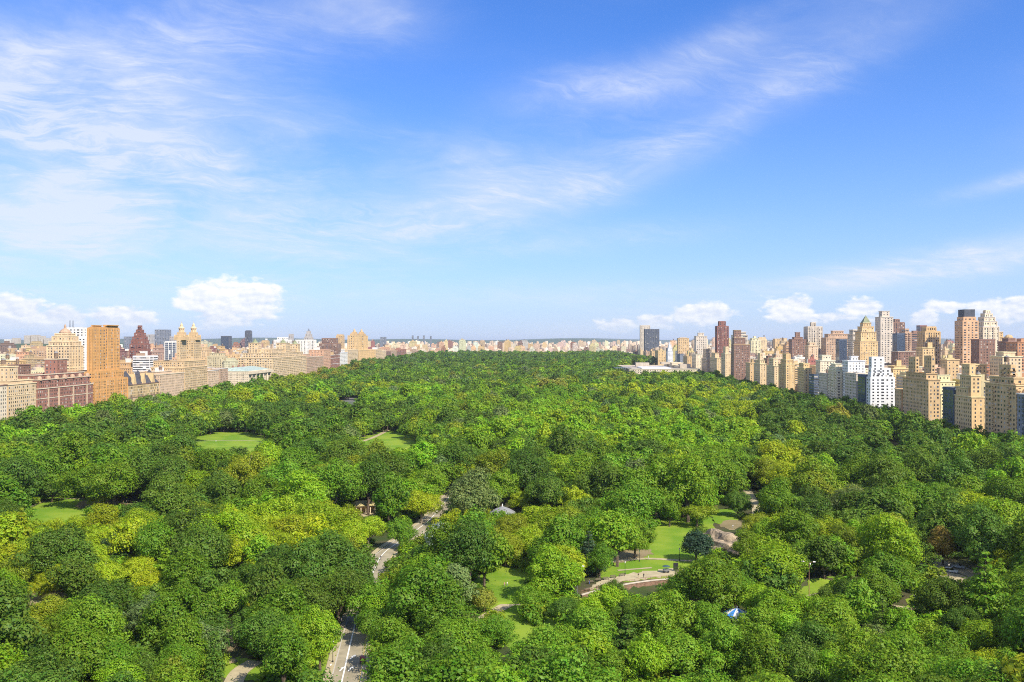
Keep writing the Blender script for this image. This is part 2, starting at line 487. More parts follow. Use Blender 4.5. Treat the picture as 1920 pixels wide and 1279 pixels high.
# lawns, bare earth, paths and the lake
sheet('lawn', [(885, 1092), (925, 1060), (1000, 1058), (1070, 1080), (1075, 1120), (1062, 1200), (1000, 1225), (935, 1215), (915, 1160), (880, 1125)], M['lawn'], .05)
sheet('lawn', [(1120, 1098), (1130, 1040), (1215, 1030), (1225, 975), (1270, 955), (1330, 965), (1345, 990), (1330, 1060), (1300, 1080)], M['lawn'], .05)
sheet('lawn', [(760, 1080), (790, 1020), (860, 1005), (900, 1030), (870, 1075)], M['lawn'], .05)
sheet('lawn', [(1330, 960), (1375, 950), (1390, 985), (1340, 985)], M['lawn'], .05)
sheet('lawn', [(1480, 1135), (1500, 1085), (1590, 1080), (1600, 1130)], M['lawn'], .05)
sheet('bare_earth', [(1730, 1066), (1750, 1056), (1800, 1076), (1840, 1092), (1820, 1098), (1770, 1084)], M['path'], .10)
sheet('lawn', [(1690, 1150), (1700, 1110), (1745, 1110), (1740, 1155)], M['lawn'], .05)
sheet('lawn', [(20, 985), (70, 930), (140, 915), (215, 935), (160, 985)], M['lawn'], .05)
sheet('lawn', [(330, 870), (360, 806), (460, 800), (560, 815), (560, 850), (450, 850)], M['lawn'], .05)
sheet('lawn', [(640, 860), (655, 810), (720, 800), (790, 812), (810, 850), (720, 862)], M['lawn'], .05)
sheet('lawn', [(400, 1279), (420, 1230), (480, 1235), (500, 1279)], M['lawn'], .05)
sheet('lawn', [(560, 1300), (580, 1200), (625, 1200), (605, 1300)], M['lawn'], .05)
sheet('bare_earth', [(130, 955), (160, 935), (290, 920), (300, 935), (220, 955)], M['dirt'], .10)
sheet('bare_earth', [(0, 1100), (60, 1085), (140, 1100), (140, 1140), (30, 1135)], M['dirt'], .06)
sheet('bare_earth', [(1060, 1045), (1130, 1020), (1230, 1030), (1210, 1050), (1110, 1060)], M['dirt'], .09)
sheet('bare_earth', [(1345, 978), (1385, 974), (1395, 988), (1360, 996)], M['dirt'], .09)
sheet('bare_earth', [(1590, 800), (1700, 800), (1720, 845), (1600, 850)], M['dirt'], .07)
sheet('bare_earth', [(1820, 1180), (1830, 1140), (1900, 1150), (1900, 1185)], M['dirt'], .07)
sheet('bare_earth', [(1530, 1092), (1545, 1074), (1600, 1078), (1590, 1096)], M['dirt'], .09)
sheet('bare_earth', [(410, 1220), (415, 1150), (450, 1150), (450, 1220)], M['dirt'], .09)
sheet('bare_earth', [(640, 985), (655, 950), (715, 945), (720, 985)], M['path'], .09)
for line, wd in [([(860, 1150), (925, 1112), (950, 1104), (1000, 1100), (1060, 1096)], 2.6), ([(880, 1178), (950, 1135), (985, 1132), (1040, 1128)], 4.5),
                 ([(1060, 1068), (1150, 1053), (1215, 1048), (1300, 1052), (1370, 1045)], 2.6), ([(1158, 1070), (1185, 1068), (1222, 1065)], 1.6),
                 ([(1400, 990), (1420, 960), (1404, 925), (1395, 900)], 5.0), ([(1480, 1128), (1560, 1112), (1640, 1130), (1730, 1146), (1790, 1160)], 2.6),
                 ([(1690, 1040), (1760, 1072), (1840, 1100), (1900, 1130)], 4.0),
                 ([(20, 968), (90, 938), (160, 936)], 2.4), ([(360, 828), (440, 826), (520, 829)], 2.0), ([(680, 828), (712, 815), (745, 796)], 4.0),
                 ([(430, 1300), (448, 1262), (480, 1240)], 5.0), ([(0, 1125), (60, 1128), (140, 1133)], 2.5), ([(640, 1000), (690, 965), (740, 955)], 3.0)]:
    ribbon('path', [at(*p) for p in line], wd, M['path'], .13)


def watermat():
    m, k, p = mat('lake_water')
    p.inputs['Base Color'].default_value = (.10, .13, .11, 1); p.inputs['Roughness'].default_value = .08
    g = k.new('ShaderNodeNewGeometry'); b = k.new('ShaderNodeBump'); b.inputs['Strength'].default_value = .15
    k.l.new(k.noise(g.outputs['Position'], .8, 3, .6), b.inputs['Height']); k.l.new(b.outputs[0], p.inputs['Normal'])
    return m


M['water'] = watermat()
sheet('lake', [(600, 752), (620, 743), (670, 740), (705, 748), (700, 760), (660, 768), (625, 760)], M['water'], .15)
lw = [(-2900, -3000, 2), (-1750, -3000, 2), (-1750, 3000, 2), (-1900, 9000, 2), (-2600, 30000, 2), (-4200, 30000, 2), (-3300, 9000, 2)]
b = MB(); b.poly([(x, y, gz(x, y) + .5) for x, y, z in lw]); tag(b.build('river', M['water']), kind='structure')

# the park drive, from under the camera to where the trees close over it
DRIVE = [at(u, v) for u, v in [(634, 1330), (648, 1279), (664, 1205), (682, 1130), (700, 1085), (722, 1040), (762, 1010), (806, 978), (832, 948), (852, 922), (862, 900)]]
ribbon('road', DRIVE, 7.4, M['asphalt'], .10)
ribbon('road_marking', DRIVE, .38, M['paint_white'], .135, off=-1.0)
ribbon('road_marking', DRIVE, .22, M['paint_yellow'], .135, off=3.4)
ribbon('pavement', DRIVE, 2.2, M['path'], .24, off=-5.0)
ribbon('pavement', DRIVE, 2.6, M['path'], .24, off=5.2)


def kerb(off):
    b = MB(); L = DRIVE; V = []
    for i, p in enumerate(L):
        a, c = L[max(i - 1, 0)], L[min(i + 1, len(L) - 1)]; d = np.array((c[0] - a[0], c[1] - a[1])); d /= np.linalg.norm(d); V.append((p[0] + d[1] * off, p[1] - d[0] * off))
    for i in range(len(V) - 1):
        (x0, y0), (x1, y1) = V[i], V[i + 1]; d = np.array((x1 - x0, y1 - y0)); d /= np.linalg.norm(d); n = (d[1] * .15, -d[0] * .15)
        for (s0, s1, z0, z1) in ((1, -1, .26, .26), (-1, -1, .26, -.1), (1, 1, -.1, .26)):
            b.poly([(x0 + n[0] * s0, y0 + n[1] * s0, z0), (x1 + n[0] * s0, y1 + n[1] * s0, z0), (x1 + n[0] * s1, y1 + n[1] * s1, z1), (x0 + n[0] * s1, y0 + n[1] * s1, z1)])
    return tag(b.build('kerb', M['kerb']), kind='structure')


kerb(-3.8); kerb(3.8)
for (u, v) in [(640, 1254), (656, 1254), (660, 1232)]:        # painted direction arrows
    x, y, z = at(u, v); b = MB(); z += .14
    b.poly([(x - .2, y - 2.2, z), (x + .2, y - 2.2, z), (x + .5, y, z), (x + .1, y, z)])
    b.poly([(x - .4, y, z), (x + 1.0, y, z), (x + .7, y + 1.6, z)])
    tag(b.build('road_marking', M['paint_white']), kind='structure')

# ------------------------------------------------------------------ buildings
C = dict(beige=(.63, .47, .27), cream=(.68, .57, .40), gold=(.62, .44, .22), orange=(.58, .32, .115), pink=(.62, .45, .29), red=(.32, .155, .11),
         brown=(.25, .15, .11), white=(.78, .73, .64), grey=(.44, .41, .37), dark=(.10, .11, .13), blue=(.085, .11, .15), tan=(.56, .39, .20),
         rose=(.47, .32, .21), stone=(.55, .475, .37), maroon=(.25, .115, .09), slate=(.20, .22, .25), sand=(.66, .50, .30))
brnd = random.Random(11)
BOXES = []                                             # footprints, for choosing what to build behind


def windows(mb, x0, x1, y0, y1, z0, z1, st, r):
    """rows of panes on the three faces that look at the park and at the camera"""
    bay, sh, ww, wh, style = st
    for face in 'SEW':
        a, b = (x0, x1) if face == 'S' else (y0, y1)
        L = b - a
        if L < 3: continue
        n = max(1, int((L - 1.2) / bay)); step = (L - 1.2) / n
        nz = int((z1 - z0 - 1.0) / sh)
        wid = [ww * (1.35 if (i * 7 + int(L)) % 3 == 0 else .85) for i in range(n)]
        for j in range(nz):
            zb = z1 - 1.6 - j * sh - wh
            if zb < z0 + .3: break
            for i in range(n):
                q = r.random()
                if q < .035: continue
                c = a + .6 + (i + .5) * step; h = min(wid[i], step * .86) / 2
                if style == 'strip': h = step * .5
                if style == 'glass': h = step * .46
                m = 0 if q < .60 else (1 if q < .84 else 2)
                if style == 'glass': m = 3
                e = .06
                if face == 'S': mb.poly([(c - h, y0 - e, zb), (c + h, y0 - e, zb), (c + h, y0 - e, zb + wh), (c - h, y0 - e, zb + wh)], m)
                elif face == 'E': mb.poly([(x1 + e, c - h, zb), (x1 + e, c + h, zb), (x1 + e, c + h, zb + wh), (x1 + e, c - h, zb + wh)], m)
                else: mb.poly([(x0 - e, c + h, zb), (x0 - e, c - h, zb), (x0 - e, c - h, zb + wh), (x0 - e, c + h, zb + wh)], m)


ST = dict(punch=(3.1, 3.3, 1.15, 1.7, 'punch'), wide=(4.4, 3.3, 2.2, 1.6, 'punch'), strip=(4.0, 3.4, 4.0, 1.6, 'strip'), glass=(2.2, 3.4, 2.0, 2.9, 'glass'),
          pier=(3.0, 3.3, 1.3, 2.4, 'punch'), dense=(2.7, 3.2, 1.1, 1.5, 'punch'), far=(5.0, 4.4, 1.9, 1.9, 'punch'))


def water_tank(parent, x, y, z, s=1.0):
    b = MB(); b.lathe(x, y, [(2.0 * s, z + 2.5), (1.9 * s, z + 6.3)], 9)
    for k in range(4):
        a = math.pi / 4 + k * math.pi / 2; b.tube([(x + 1.5 * s * math.cos(a), y + 1.5 * s * math.sin(a), z - .5), (x + 1.4 * s * math.cos(a), y + 1.4 * s * math.sin(a), z + 2.6)], .16, 4)
    o = b.build('water_tank', M['tank'], parent)
    c = MB(); c.lathe(x, y, [(2.2 * s, z + 6.3), (.05, z + 8.0 * s)], 9); c.build('tank_roof', M['roof_grey'], o)


def T_EAST(tiers): return tiers[0][0] > 300                # eastern houses: wall colour raised to stand in for fill light on shaded fronts


def building(label, tiers, col, style='punch', cat='building', name='apartment_building', group=None, roof='roof_tan', trim=None, cornice=True,
             courses=(), piers=False, tanks=0, sheds=0, seed=None, balc=False):
    """tiers: (x0, x1, y0, y1, z0, z1), the lowest first"""
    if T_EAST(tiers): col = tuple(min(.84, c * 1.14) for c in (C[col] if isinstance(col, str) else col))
    r = random.Random(seed if seed is not None else sum(ord(c_) * (i_ + 1) for i_, c_ in enumerate(label)) % 100000)
    t0 = tiers[0]; cx, cy = (t0[0] + t0[1]) / 2, (t0[2] + t0[3]) / 2
    root = thing(name, label, cat, (cx, cy, gz(cx, cy)), 0, group)
    oz = gz(cx, cy)
    wc = tuple(min(.82, c * 1.06) for c in (C[col] if isinstance(col, str) else col))
    tc_ = tuple(min(.8, c * 1.18 + .03) for c in wc) if trim is None else C[trim]
    W, G, KS, RS = MB(), MB(), [], []
    loc = lambda t: (t[0] - cx, t[1] - cx, t[2] - cy, t[3] - cy, t[4] - oz, t[5] - oz)
    for i, tt in enumerate(tiers):
        x0, x1, y0, y1, z0, z1 = loc(tt)
        if i == 0: z0 = -4
        W.box(x0, x1, y0, y1, z0, z1 - .95)
        W.ring(x0, x1, y0, y1, z1 - .95, z1, .4)
        R_ = MB(); R_.box(x0 + .41, x1 - .41, y0 + .41, y1 - .41, z1 - .94, z1 - .84); RS.append(R_)
        if cornice and x1 - x0 > 6: K = MB(); K.ring(x0, x1, y0, y1, z1 - .7, z1 + .12, .2, .55); KS.append(('cornice', K))
        if i == 0:
            for c in courses:
                zc = z0 + (z1 - z0) * c; K = MB(); K.ring(x0, x1, y0, y1, zc, zc + .7, .1, .28); KS.append(('string_course', K))
        zl = max(z0, 7.0)
        windows(G, x0, x1, y0, y1, zl, z1 - .8, ST[style], r)
        if piers:
            n = max(2, int((x1 - x0) / 6)); mm = max(2, int((y1 - y0) / 6))
            for k in range(n + 1):
                x = x0 + (x1 - x0) * k / n; W.box(x - .5, x + .5, y0 - .45, y0 + .1, z0, z1 - 1.0)
            for k in range(mm + 1):
                y = y0 + (y1 - y0) * k / mm; W.box(x1 - .1, x1 + .45, y - .5, y + .5, z0, z1 - 1.0); W.box(x0 - .45, x0 + .1, y - .5, y + .5, z0, z1 - 1.0)
        if balc:
            for zz in np.arange(zl + 1.2, z1 - 3, ST[style][1]):
                for fx_ in (.22, .72):
                    xx = x0 + (x1 - x0) * fx_; W.box(xx - 1.8, xx + 1.8, y0 - 1.4, y0 - .1, zz, zz + 1.05, 0, True)
                    yy = y0 + (y1 - y0) * fx_; W.box(x0 - 1.4, x0 - .1, yy - 1.8, yy + 1.8, zz, zz + 1.05, 0, True)
        BOXES.append(tt)
    W.build('wall', wallmat(wc), root); [R_.build('roof', M[roof], root) for R_ in RS]
    for kn, K in KS: K.build(kn, wallmat(tc_), root)
    if G.f: tag(G.build('windows', [M['win_dark'], M['win_mid'], M['win_blind'], M['win_blue']], root), kind='stuff')
    x0, x1, y0, y1, z0, z1 = loc(tiers[-1])
    for k in range(sheds):
        w_, d_, h_ = r.uniform(.2, .42) * (x1 - x0), r.uniform(.2, .4) * (y1 - y0), r.uniform(3, 6.5)
        sx, sy = r.uniform(x0 + .6, x1 - w_ - .6), r.uniform(y0 + .6, y1 - d_ - .6)
        b = MB(); b.box(sx, sx + w_, sy, sy + d_, z1 - .9, z1 + h_); b.ring(sx, sx + w_, sy, sy + d_, z1 + h_, z1 + h_ + .35, .2, .15)
        b.build('roof_house', wallmat(wc if r.random() < .6 else C[r.choice(['white', 'tan', 'rose', 'grey'])]), root)
    for k in range(tanks):
        water_tank(root, r.uniform(x0 + 2.5, x1 - 2.5), r.uniform(y0 + 2.5, y1 - 2.5), z1 - .5, r.uniform(.8, 1.15))
    return root


WX, EX = -475.0, 355.0


def west(label, u0, u1, v, col, deep=34, setx=0, top=None, **kw):
    """house on the park's western avenue between photo columns u0 and u1, its roof at row v"""
    X = WX - setx; Y0, Y1 = y_on(u0, X), y_on(u1, X)
    z1 = zof(v, X, Y0)
    T = [(X - deep, X, Y0, Y1 - 1.0, gz(X, Y0), z1)]
    for i_, (a, b, c, d, vv) in enumerate(top or []):     # setback tiers as fractions of the footprint
        e_ = .012 * (i_ + 2); a, b, c, d = max(a, e_ + .01) + e_ * .3, min(b, .99 - e_) - e_ * .3, max(c, e_ + .01) + e_ * .3, min(d, .99 - e_) - e_ * .3
        p = T[0]; T.append((p[0] + (p[1] - p[0]) * a, p[0] + (p[1] - p[0]) * b, p[2] + (p[3] - p[2]) * c, p[2] + (p[3] - p[2]) * d, T[0][5] - .9, zof(vv, X, p[2] + (p[3] - p[2]) * c)))
    return building(label, T, col, **kw), T


def east(label, u0, u1, u2, v, col, top=None, setx=0, **kw):
    """house on the eastern avenue: park front between columns u0 and u1, southern front from u1 to u2"""
    X = EX + setx; Y1, Y0 = y_on(u0, X), y_on(u1, X)
    X1 = max(onplane(u2, Y0), X + 10)
    z1 = zof(v, X, Y0)
    T = [(X, X1, Y0, max(Y1 - 1.0, Y0 + 10), gz(X, Y0), z1)]
    for i_, (a, b, c, d, vv) in enumerate(top or []):
        e_ = .012 * (i_ + 2); a, b, c, d = max(a, e_ + .01) + e_ * .3, min(b, .99 - e_) - e_ * .3, max(c, e_ + .01) + e_ * .3, min(d, .99 - e_) - e_ * .3
        p = T[0]; T.append((p[0] + (p[1] - p[0]) * a, p[0] + (p[1] - p[0]) * b, p[2] + (p[3] - p[2]) * c, p[2] + (p[3] - p[2]) * d, T[0][5] - .9, zof(vv, X, p[2] + (p[3] - p[2]) * c)))
    return building(label, T, col, **kw), T


def tower(label, u0, u1, v, Y, col, deep=24, tiers=(), **kw):
    """free-standing tower whose south front stands at northing Y; tiers: (fraction in from each side, row)"""
    x0, x1 = onplane(u0, Y), onplane(u1, Y); xm = (x0 + x1) / 2
    T = [(x0, x1, Y, Y + deep, gz(xm, Y), zof(v, xm, Y))]
    for (k, vv) in tiers:
        T.append((x0 + (x1 - x0) * k, x1 - (x1 - x0) * k, Y + deep * k, Y + deep * (1 - k), T[-1][5] - .9, zof(vv, xm, Y)))
    kw.setdefault('name', 'tower_block'); kw.setdefault('cat', 'tower')
    return building(label, T, col, **kw), T


def local(root, z): return z - root.location.z


WG, EG = 'houses along the western avenue', 'houses along the eastern avenue'
# ---- western side, from the picture's left edge northwards
west('cream house with dark cornice at the far left edge of the picture', -60, 14, 727, 'cream', group=WG, trim='brown', courses=(.3,), sheds=1)
west('beige house with square rooftop tower, left of the long red brick house', 15, 69, 721, 'beige', group=WG, courses=(.25, .8), top=[(.1, .95, .1, .95, 714), (.35, .75, .35, .68, 687)], tanks=1)
# long red brick house with mansard and arched dormers
r_, T = west('long red brick house with white bands and dormered mansard roof', 70, 175, 729, 'red', deep=30, group=WG, trim='cream', courses=(.22, .5, .78), top=[(.05, .97, .02, .98, 712), (.15, .8, .05, .95, 703), (.3, .75, .45, .66, 673)], tanks=2)
rc = r_.location
p = T[0]
for k in range(7):
    b = MB(); y = p[2] + (p[3] - p[2]) * (k + .5) / 7 - rc.y; z = local(r_, T[1][5]) - 1; x = p[1] - rc.x - 1.2
    b.lathe(x - 1.0, y, [(2.6, z), (2.6, z + 1.0), (2.2, z + 2.6), (1.2, z + 3.8), (.2, z + 4.3)], 8); b.build('dormer', wallmat(C['rose']), r_)
for k in (.18, .36, .62, .88):
    b = MB(); y = p[2] + (p[3] - p[2]) * k - rc.y; b.box(p[1] - rc.x - .1, p[1] - rc.x + .35, y - 1.2, y + 1.2, local(r_, p[5]) - 22, local(r_, p[5]) - 1); b.build('stone_bay', wallmat(C['pink']), r_)

# big orange-tan double tower on a stepped base
Y0 = y_on(178, WX); Y1 = y_on(240, WX)
T = [(WX - 44, WX, Y0, Y1 - 1, gz(WX, Y0), zof(712, WX, Y0)), (WX - 36, WX - 3, Y0 + 6, Y1 - 6, zof(713, WX, Y0), zof(697, WX, Y0))]
tx0 = onplane(164, Y0 + 10)
T.append((tx0, WX - 7, Y0 + 10, Y0 + 38, T[1][5] - .9, zof(614, WX - 7, Y0 + 10))); T.append((tx0 + 2, WX - 8.5, Y0 + 39, Y1 - 4, T[1][5] - .9, zof(613.5, WX - 7, Y0 + 39)))
r_ = building('massive orange-tan apartment tower with rounded shoulders', T, 'orange', cat='tower', name='tower_block', piers=True, cornice=False, courses=(.85,), style='dense')
for tt in T[2:]:
    b = MB()
    x0, x1, y0, y1 = tt[0] - r_.location.x, tt[1] - r_.location.x, tt[2] - r_.location.y, tt[3] - r_.location.y; z = local(r_, tt[5])
    for s_ in range(4):
        k = 1.0 + s_ * 1.1; b.box(x0 + k, x1 - k, y0 + k, y1 - k, z - .5 + s_ * .8, z + .3 + s_ * .8)
    b.build('tower_top', wallmat(C['orange']), r_)

# gabled house with dark slate roofs
Y0 = y_on(240.5, WX); Y1 = y_on(299, WX)
T = [(WX - 40, WX, Y0, Y1 - 1, gz(WX, Y0), zof(722, WX, Y0))]
r_ = building('yellow stone gabled house with steep dark slate roofs', T, 'gold', style='pier', courses=(.3, .62), roof='roof_slate', trim='brown', group=WG)
x0, x1, y0, y1 = -20, 20, T[0][2] - r_.location.y, T[0][3] - r_.location.y; z = local(r_, T[0][5]) - .4; hgt = zof(697, WX, Y0) - T[0][5]
b = MB()
b.poly([(x0, y0, z), (x1, y0, z), (x1 - 7, y0 + 7, z + hgt * .62), (x0 + 7, y0 + 7, z + hgt * .62)]); b.poly([(x1, y0, z), (x1, y1, z), (x1 - 7, y1 - 7, z + hgt * .62), (x1 - 7, y0 + 7, z + hgt * .62)])
b.poly([(x1, y1, z), (x0, y1, z), (x0 + 7, y1 - 7, z + hgt * .62), (x1 - 7, y1 - 7, z + hgt * .62)]); b.poly([(x0, y1, z), (x0, y0, z), (x0 + 7, y0 + 7, z + hgt * .62), (x0 + 7, y1 - 7, z + hgt * .62)])
b.poly([(x0 + 7, y0 + 7, z + hgt * .62), (x1 - 7, y0 + 7, z + hgt * .62), (x1 - 7, y1 - 7, z + hgt * .62), (x0 + 7, y1 - 7, z + hgt * .62)])
for k in (.12, .5, .88):
    b.lathe(x1 - 8, y0 + (y1 - y0) * k, [(8.5, z), (6.5, z + hgt * .55), (.2, z + hgt * 1.05)], 4, 0, math.pi / 4)
b.build('slate_roof', M['roof_slate'], r_)
for k in (.2, .5, .8):
    g = MB(); yc = y0 + (y1 - y0) * k; w_ = 5.0
    g.poly([(x1 + .25, yc - w_, z - 1), (x1 + .25, yc + w_, z - 1), (x1 + .25, yc, z + hgt * .8)]); g.poly([(x1 + .25, yc - w_, z - 1), (x1 + .25, yc, z + hgt * .8), (x1 - 9, yc, z + hgt * .8), (x1 - 9, yc - w_, z - 1)])
    g.poly([(x1 + .25, yc + w_, z - 1), (x1 - 9, yc + w_, z - 1), (x1 - 9, yc, z + hgt * .8), (x1 + .25, yc, z + hgt * .8)]); g.build('gable', wallmat(C['gold']), r_)
for k in range(5):
    g = MB(); yc = y0 + (y1 - y0) * (k + .35) / 5; g.box(x1 - 13, x1 - 11.5, yc - .9, yc + .9, z + 2, z + hgt * .9); g.build('chimney', wallmat(C['tan']), r_)

west('pale pinkish house with flat cornice between the gabled roofs and the twin-lantern tower', 300, 346, 702, 'pink', group=WG, courses=(.2,), trim='cream', tanks=1, sheds=1, top=[(.1, .8, .1, .7, 697)])
# twin towers with lantern tops
Y0 = y_on(346.5, WX); Y1 = y_on(389, WX)
T = [(WX - 46, WX, Y0, Y1 - 1, gz(WX, Y0), zof(689, WX, Y0)), (WX - 44, WX - 2, Y0 + 3, Y1 - 4, zof(690, WX, Y0), zof(677, WX, Y0))]
tw = [(onplane(331, Y0 + 6), WX - 9, Y0 + 6, Y0 + 29), (onplane(349, Y0 + 47), WX - 6, Y0 + 47, Y1 - 9)]
for (a, c, e, f) in tw: T.append((a, c, e, f, T[1][5] - .9, zof(636, WX - 8, e)))
r_ = building('beige apartment house whose twin towers end in round lantern temples', T, (.58, .42, .23), cat='tower', name='tower_block', courses=(.5, .86), style='dense')
for (a, c, e, f) in tw:
    xm, ym = (a + c) / 2 - r_.location.x, (e + f) / 2 - r_.location.y; hw = max(8.5, min(c - a, f - e) / 2); zz = lambda v: local(r_, zof(v, WX - 8, e))
    g = MB()
    for (k, va, vb) in ((.9, 637, 632), (.72, 632, 627.5), (.55, 627.5, 623)): g.box(xm - hw * k, xm + hw * k, ym - hw * k, ym + hw * k, zz(va) - .5, zz(vb))
    for sx in (-1, 1):
        for sy in (-1, 1): g.lathe(xm + sx * hw * .8, ym + sy * hw * .8, [(1.1, zz(636) - 1), (1.1, zz(630)), (.1, zz(627))], 6)
    top = g.build('tower_top', wallmat((.58, .42, .23)), r_)
    g = MB()
    for k in range(8):
        an = k * math.pi / 4; g.lathe(xm + hw * .40 * math.cos(an), ym + hw * .40 * math.sin(an), [(.6, zz(623) - .3), (.5, zz(616))], 6)
    g.lathe(xm, ym, [(hw * .36, zz(623) - .3), (hw * .36, zz(616))], 8)
    g.lathe(xm, ym, [(hw * .5, zz(616)), (hw * .5, zz(615.3)), (hw * .40, zz(613.5)), (hw * .24, zz(612)), (hw * .22, zz(609)), (hw * .12, zz(606.5)), (.25, zz(605.5)), (.2, zz(602.5))], 12)
    g.build('lantern', wallmat(C['sand']), top)

west('narrow pink and white house right of the twin-lantern tower', 389.5, 411, 695, 'pink', group=WG, courses=(.4,), trim='white', top=[(.1, .8, .2, .8, 689)])
# natural history museum range
west('low red brick museum wing beside the dark turreted range', 411.5, 428, 691, 'rose', setx=4, group=WG, trim='white', name='museum_wing', cat='museum')
r_, T = west('dark brown museum range with pointed turrets and low roofs', 428.5, 468, 695, 'maroon', deep=60, setx=30, group=WG, name='museum_wing', cat='museum', roof='roof_slate', courses=(.6,))
for k in (.2, .45, .7):
    g = MB(); g.lathe(T[0][1] - r_.location.x, T[0][2] + (T[0][3] - T[0][2]) * k - r_.location.y, [(3.6, 0), (3.6, local(r_, T[0][5]) + 1), (.2, local(r_, T[0][5]) + 9)], 10); g.build('turret', wallmat(C['maroon']), r_)
r_, T = west('white stone museum pavilion with columns and green copper roof', 466, 509, 696, 'cream', deep=60, setx=-10, group=WG, name='museum_pavilion', cat='museum', roof='copper', courses=(.25, .88))
x1 = T[0][1] - r_.location.x; ya, yb = T[0][2] - r_.location.y, T[0][3] - r_.location.y; zt = local(r_, T[0][5])
for k in range(6):
    g = MB(); g.lathe(x1 + 2.0, ya + (yb - ya) * (k + .5) / 6, [(1.3, 3), (1.1, zt - 5)], 10); g.build('column', wallmat(C['cream']), r_)
g = MB(); g.box(x1, x1 + 4, ya, yb, zt - 5, zt - 1.2, 0, True); g.build('entablature', wallmat(C['cream']), r_)
g = MB(); zr = zt - .5
g.poly([(-28, ya, zr), (x1, ya, zr), (x1 / 2 - 14, ya + 12, zr + 6)]); g.poly([(x1, ya, zr), (x1, yb, zr), (x1 / 2 - 14, yb - 12, zr + 6), (x1 / 2 - 14, ya + 12, zr + 6)]); g.poly([(x1, yb, zr), (-28, yb, zr), (x1 / 2 - 14, yb - 12, zr + 6)]); g.poly([(-28, yb, zr), (-28, ya, zr), (x1 / 2 - 14, ya + 12, zr + 6), (x1 / 2 - 14, yb - 12, zr + 6)])
g.build('hipped_roof', M['copper'], r_)
# big beige block with three corner towers
r_, T = west('large beige apartment block with three short corner towers', 511, 575, 671, 'beige', deep=62, group=WG, courses=(.3, .85), style='wide', top=[(.06, .94, .04, .96, 662), (.12, .86, .1, .9, 655), (.2, .5, .05, .18, 643), (.6, .95, .42, .58, 643), (.6, .95, .8, .96, 645)], tanks=1)
for tt in T[3:]:
    g = MB(); g.lathe((tt[0] + tt[1]) / 2 - r_.location.x, (tt[2] + tt[3]) / 2 - r_.location.y, [((tt[1] - tt[0]) * .4, local(r_, tt[5]) - .5), (3, local(r_, tt[5]) + 4), (.2, local(r_, tt[5]) + 8)], 8); g.build('tower_roof', M['copper_dark'], r_)
west('pinkish house with white window bays right of the three-towered block', 575.5, 607, 670, 'rose', group=WG, trim='cream', courses=(.3, .6), sheds=2)
west('tall salmon house standing above its neighbours', 607.5, 620, 656, (.60, .36, .22), group=WG, tanks=1, sheds=1)
west('red brick house with white trim and flat roof', 620.5, 637, 666, 'red', group=WG, trim='white', courses=(.3, .6, .85), sheds=1)
west('white terraced house next to the red brick one', 637.5, 652, 661, 'white', group=WG, top=[(.1, .9, .2, .8, 656)], courses=(.5,))
west('sand-coloured house with roof tanks before the far twin-spired tower', 652.5, 672, 656, 'sand', group=WG, tanks=2, sheds=1)
# far twin-spired tower
Y0 = y_on(673, WX); Y1 = y_on(704, WX)
T = [(WX - 44, WX, Y0, Y1 - 2, gz(WX, Y0), zof(657, WX, Y0))]
tw = [(WX - 32, WX - 6, Y0 + 10, Y0 + 60), (WX - 31, WX - 7, Y0 + 105, Y0 + 160)]
for (a, c, e, f) in tw: T.append((a, c, e, f, T[0][5] - .9, zof(629, WX - 8, e)))
r_ = building('golden apartment house with two slender stepped spires', T, 'gold', cat='tower', name='tower_block', piers=True, style='far')
for (a, c, e, f) in tw:
    xm, ym = (a + c) / 2 - r_.location.x, (e + f) / 2 - r_.location.y; z0_ = local(r_, zof(629.5, WX - 8, e)); hw = 12
    g = MB(); g.box(xm - hw * .75, xm + hw * .75, ym - hw * 1.2, ym + hw * 1.2, z0_, z0_ + 6); g.box(xm - hw * .5, xm + hw * .5, ym - hw * .7, ym + hw * .7, z0_ + 6, z0_ + 10); g.lathe(xm, ym, [(4, z0_ + 10), (2.6, z0_ + 15), (.2, z0_ + 19)], 8); g.build('spire', wallmat(C['tan']), r_)
uu = 704.5
for (u1, v, col) in [(716, 655, 'beige'), (724, 657, 'sand'), (733, 659, 'brown'), (744, 657, 'rose'), (752, 660, 'brown'), (762, 655, 'red'), (772, 660, 'cream'), (781, 655, 'rose'), (790, 658, 'red'), (800, 657, 'cream'), (810, 659, 'tan'), (820, 660, 'beige')]:
    k = [716, 724, 733, 744, 752, 762, 772, 781, 790, 800, 810, 820].index(u1)
    west(['first', 'second', 'third', 'fourth', 'fifth', 'sixth', 'seventh', 'eighth', 'ninth', 'tenth', 'eleventh', 'last'][k] + ' house past the golden twin spires, ' + dict(beige='beige', sand='sand-coloured', brown='dark brown', rose='dusty rose', red='brick red', cream='cream', tan='tan')[col], uu, u1, v, col, group=WG, style='far', sheds=1, cornice=False)
    uu = u1 + .4

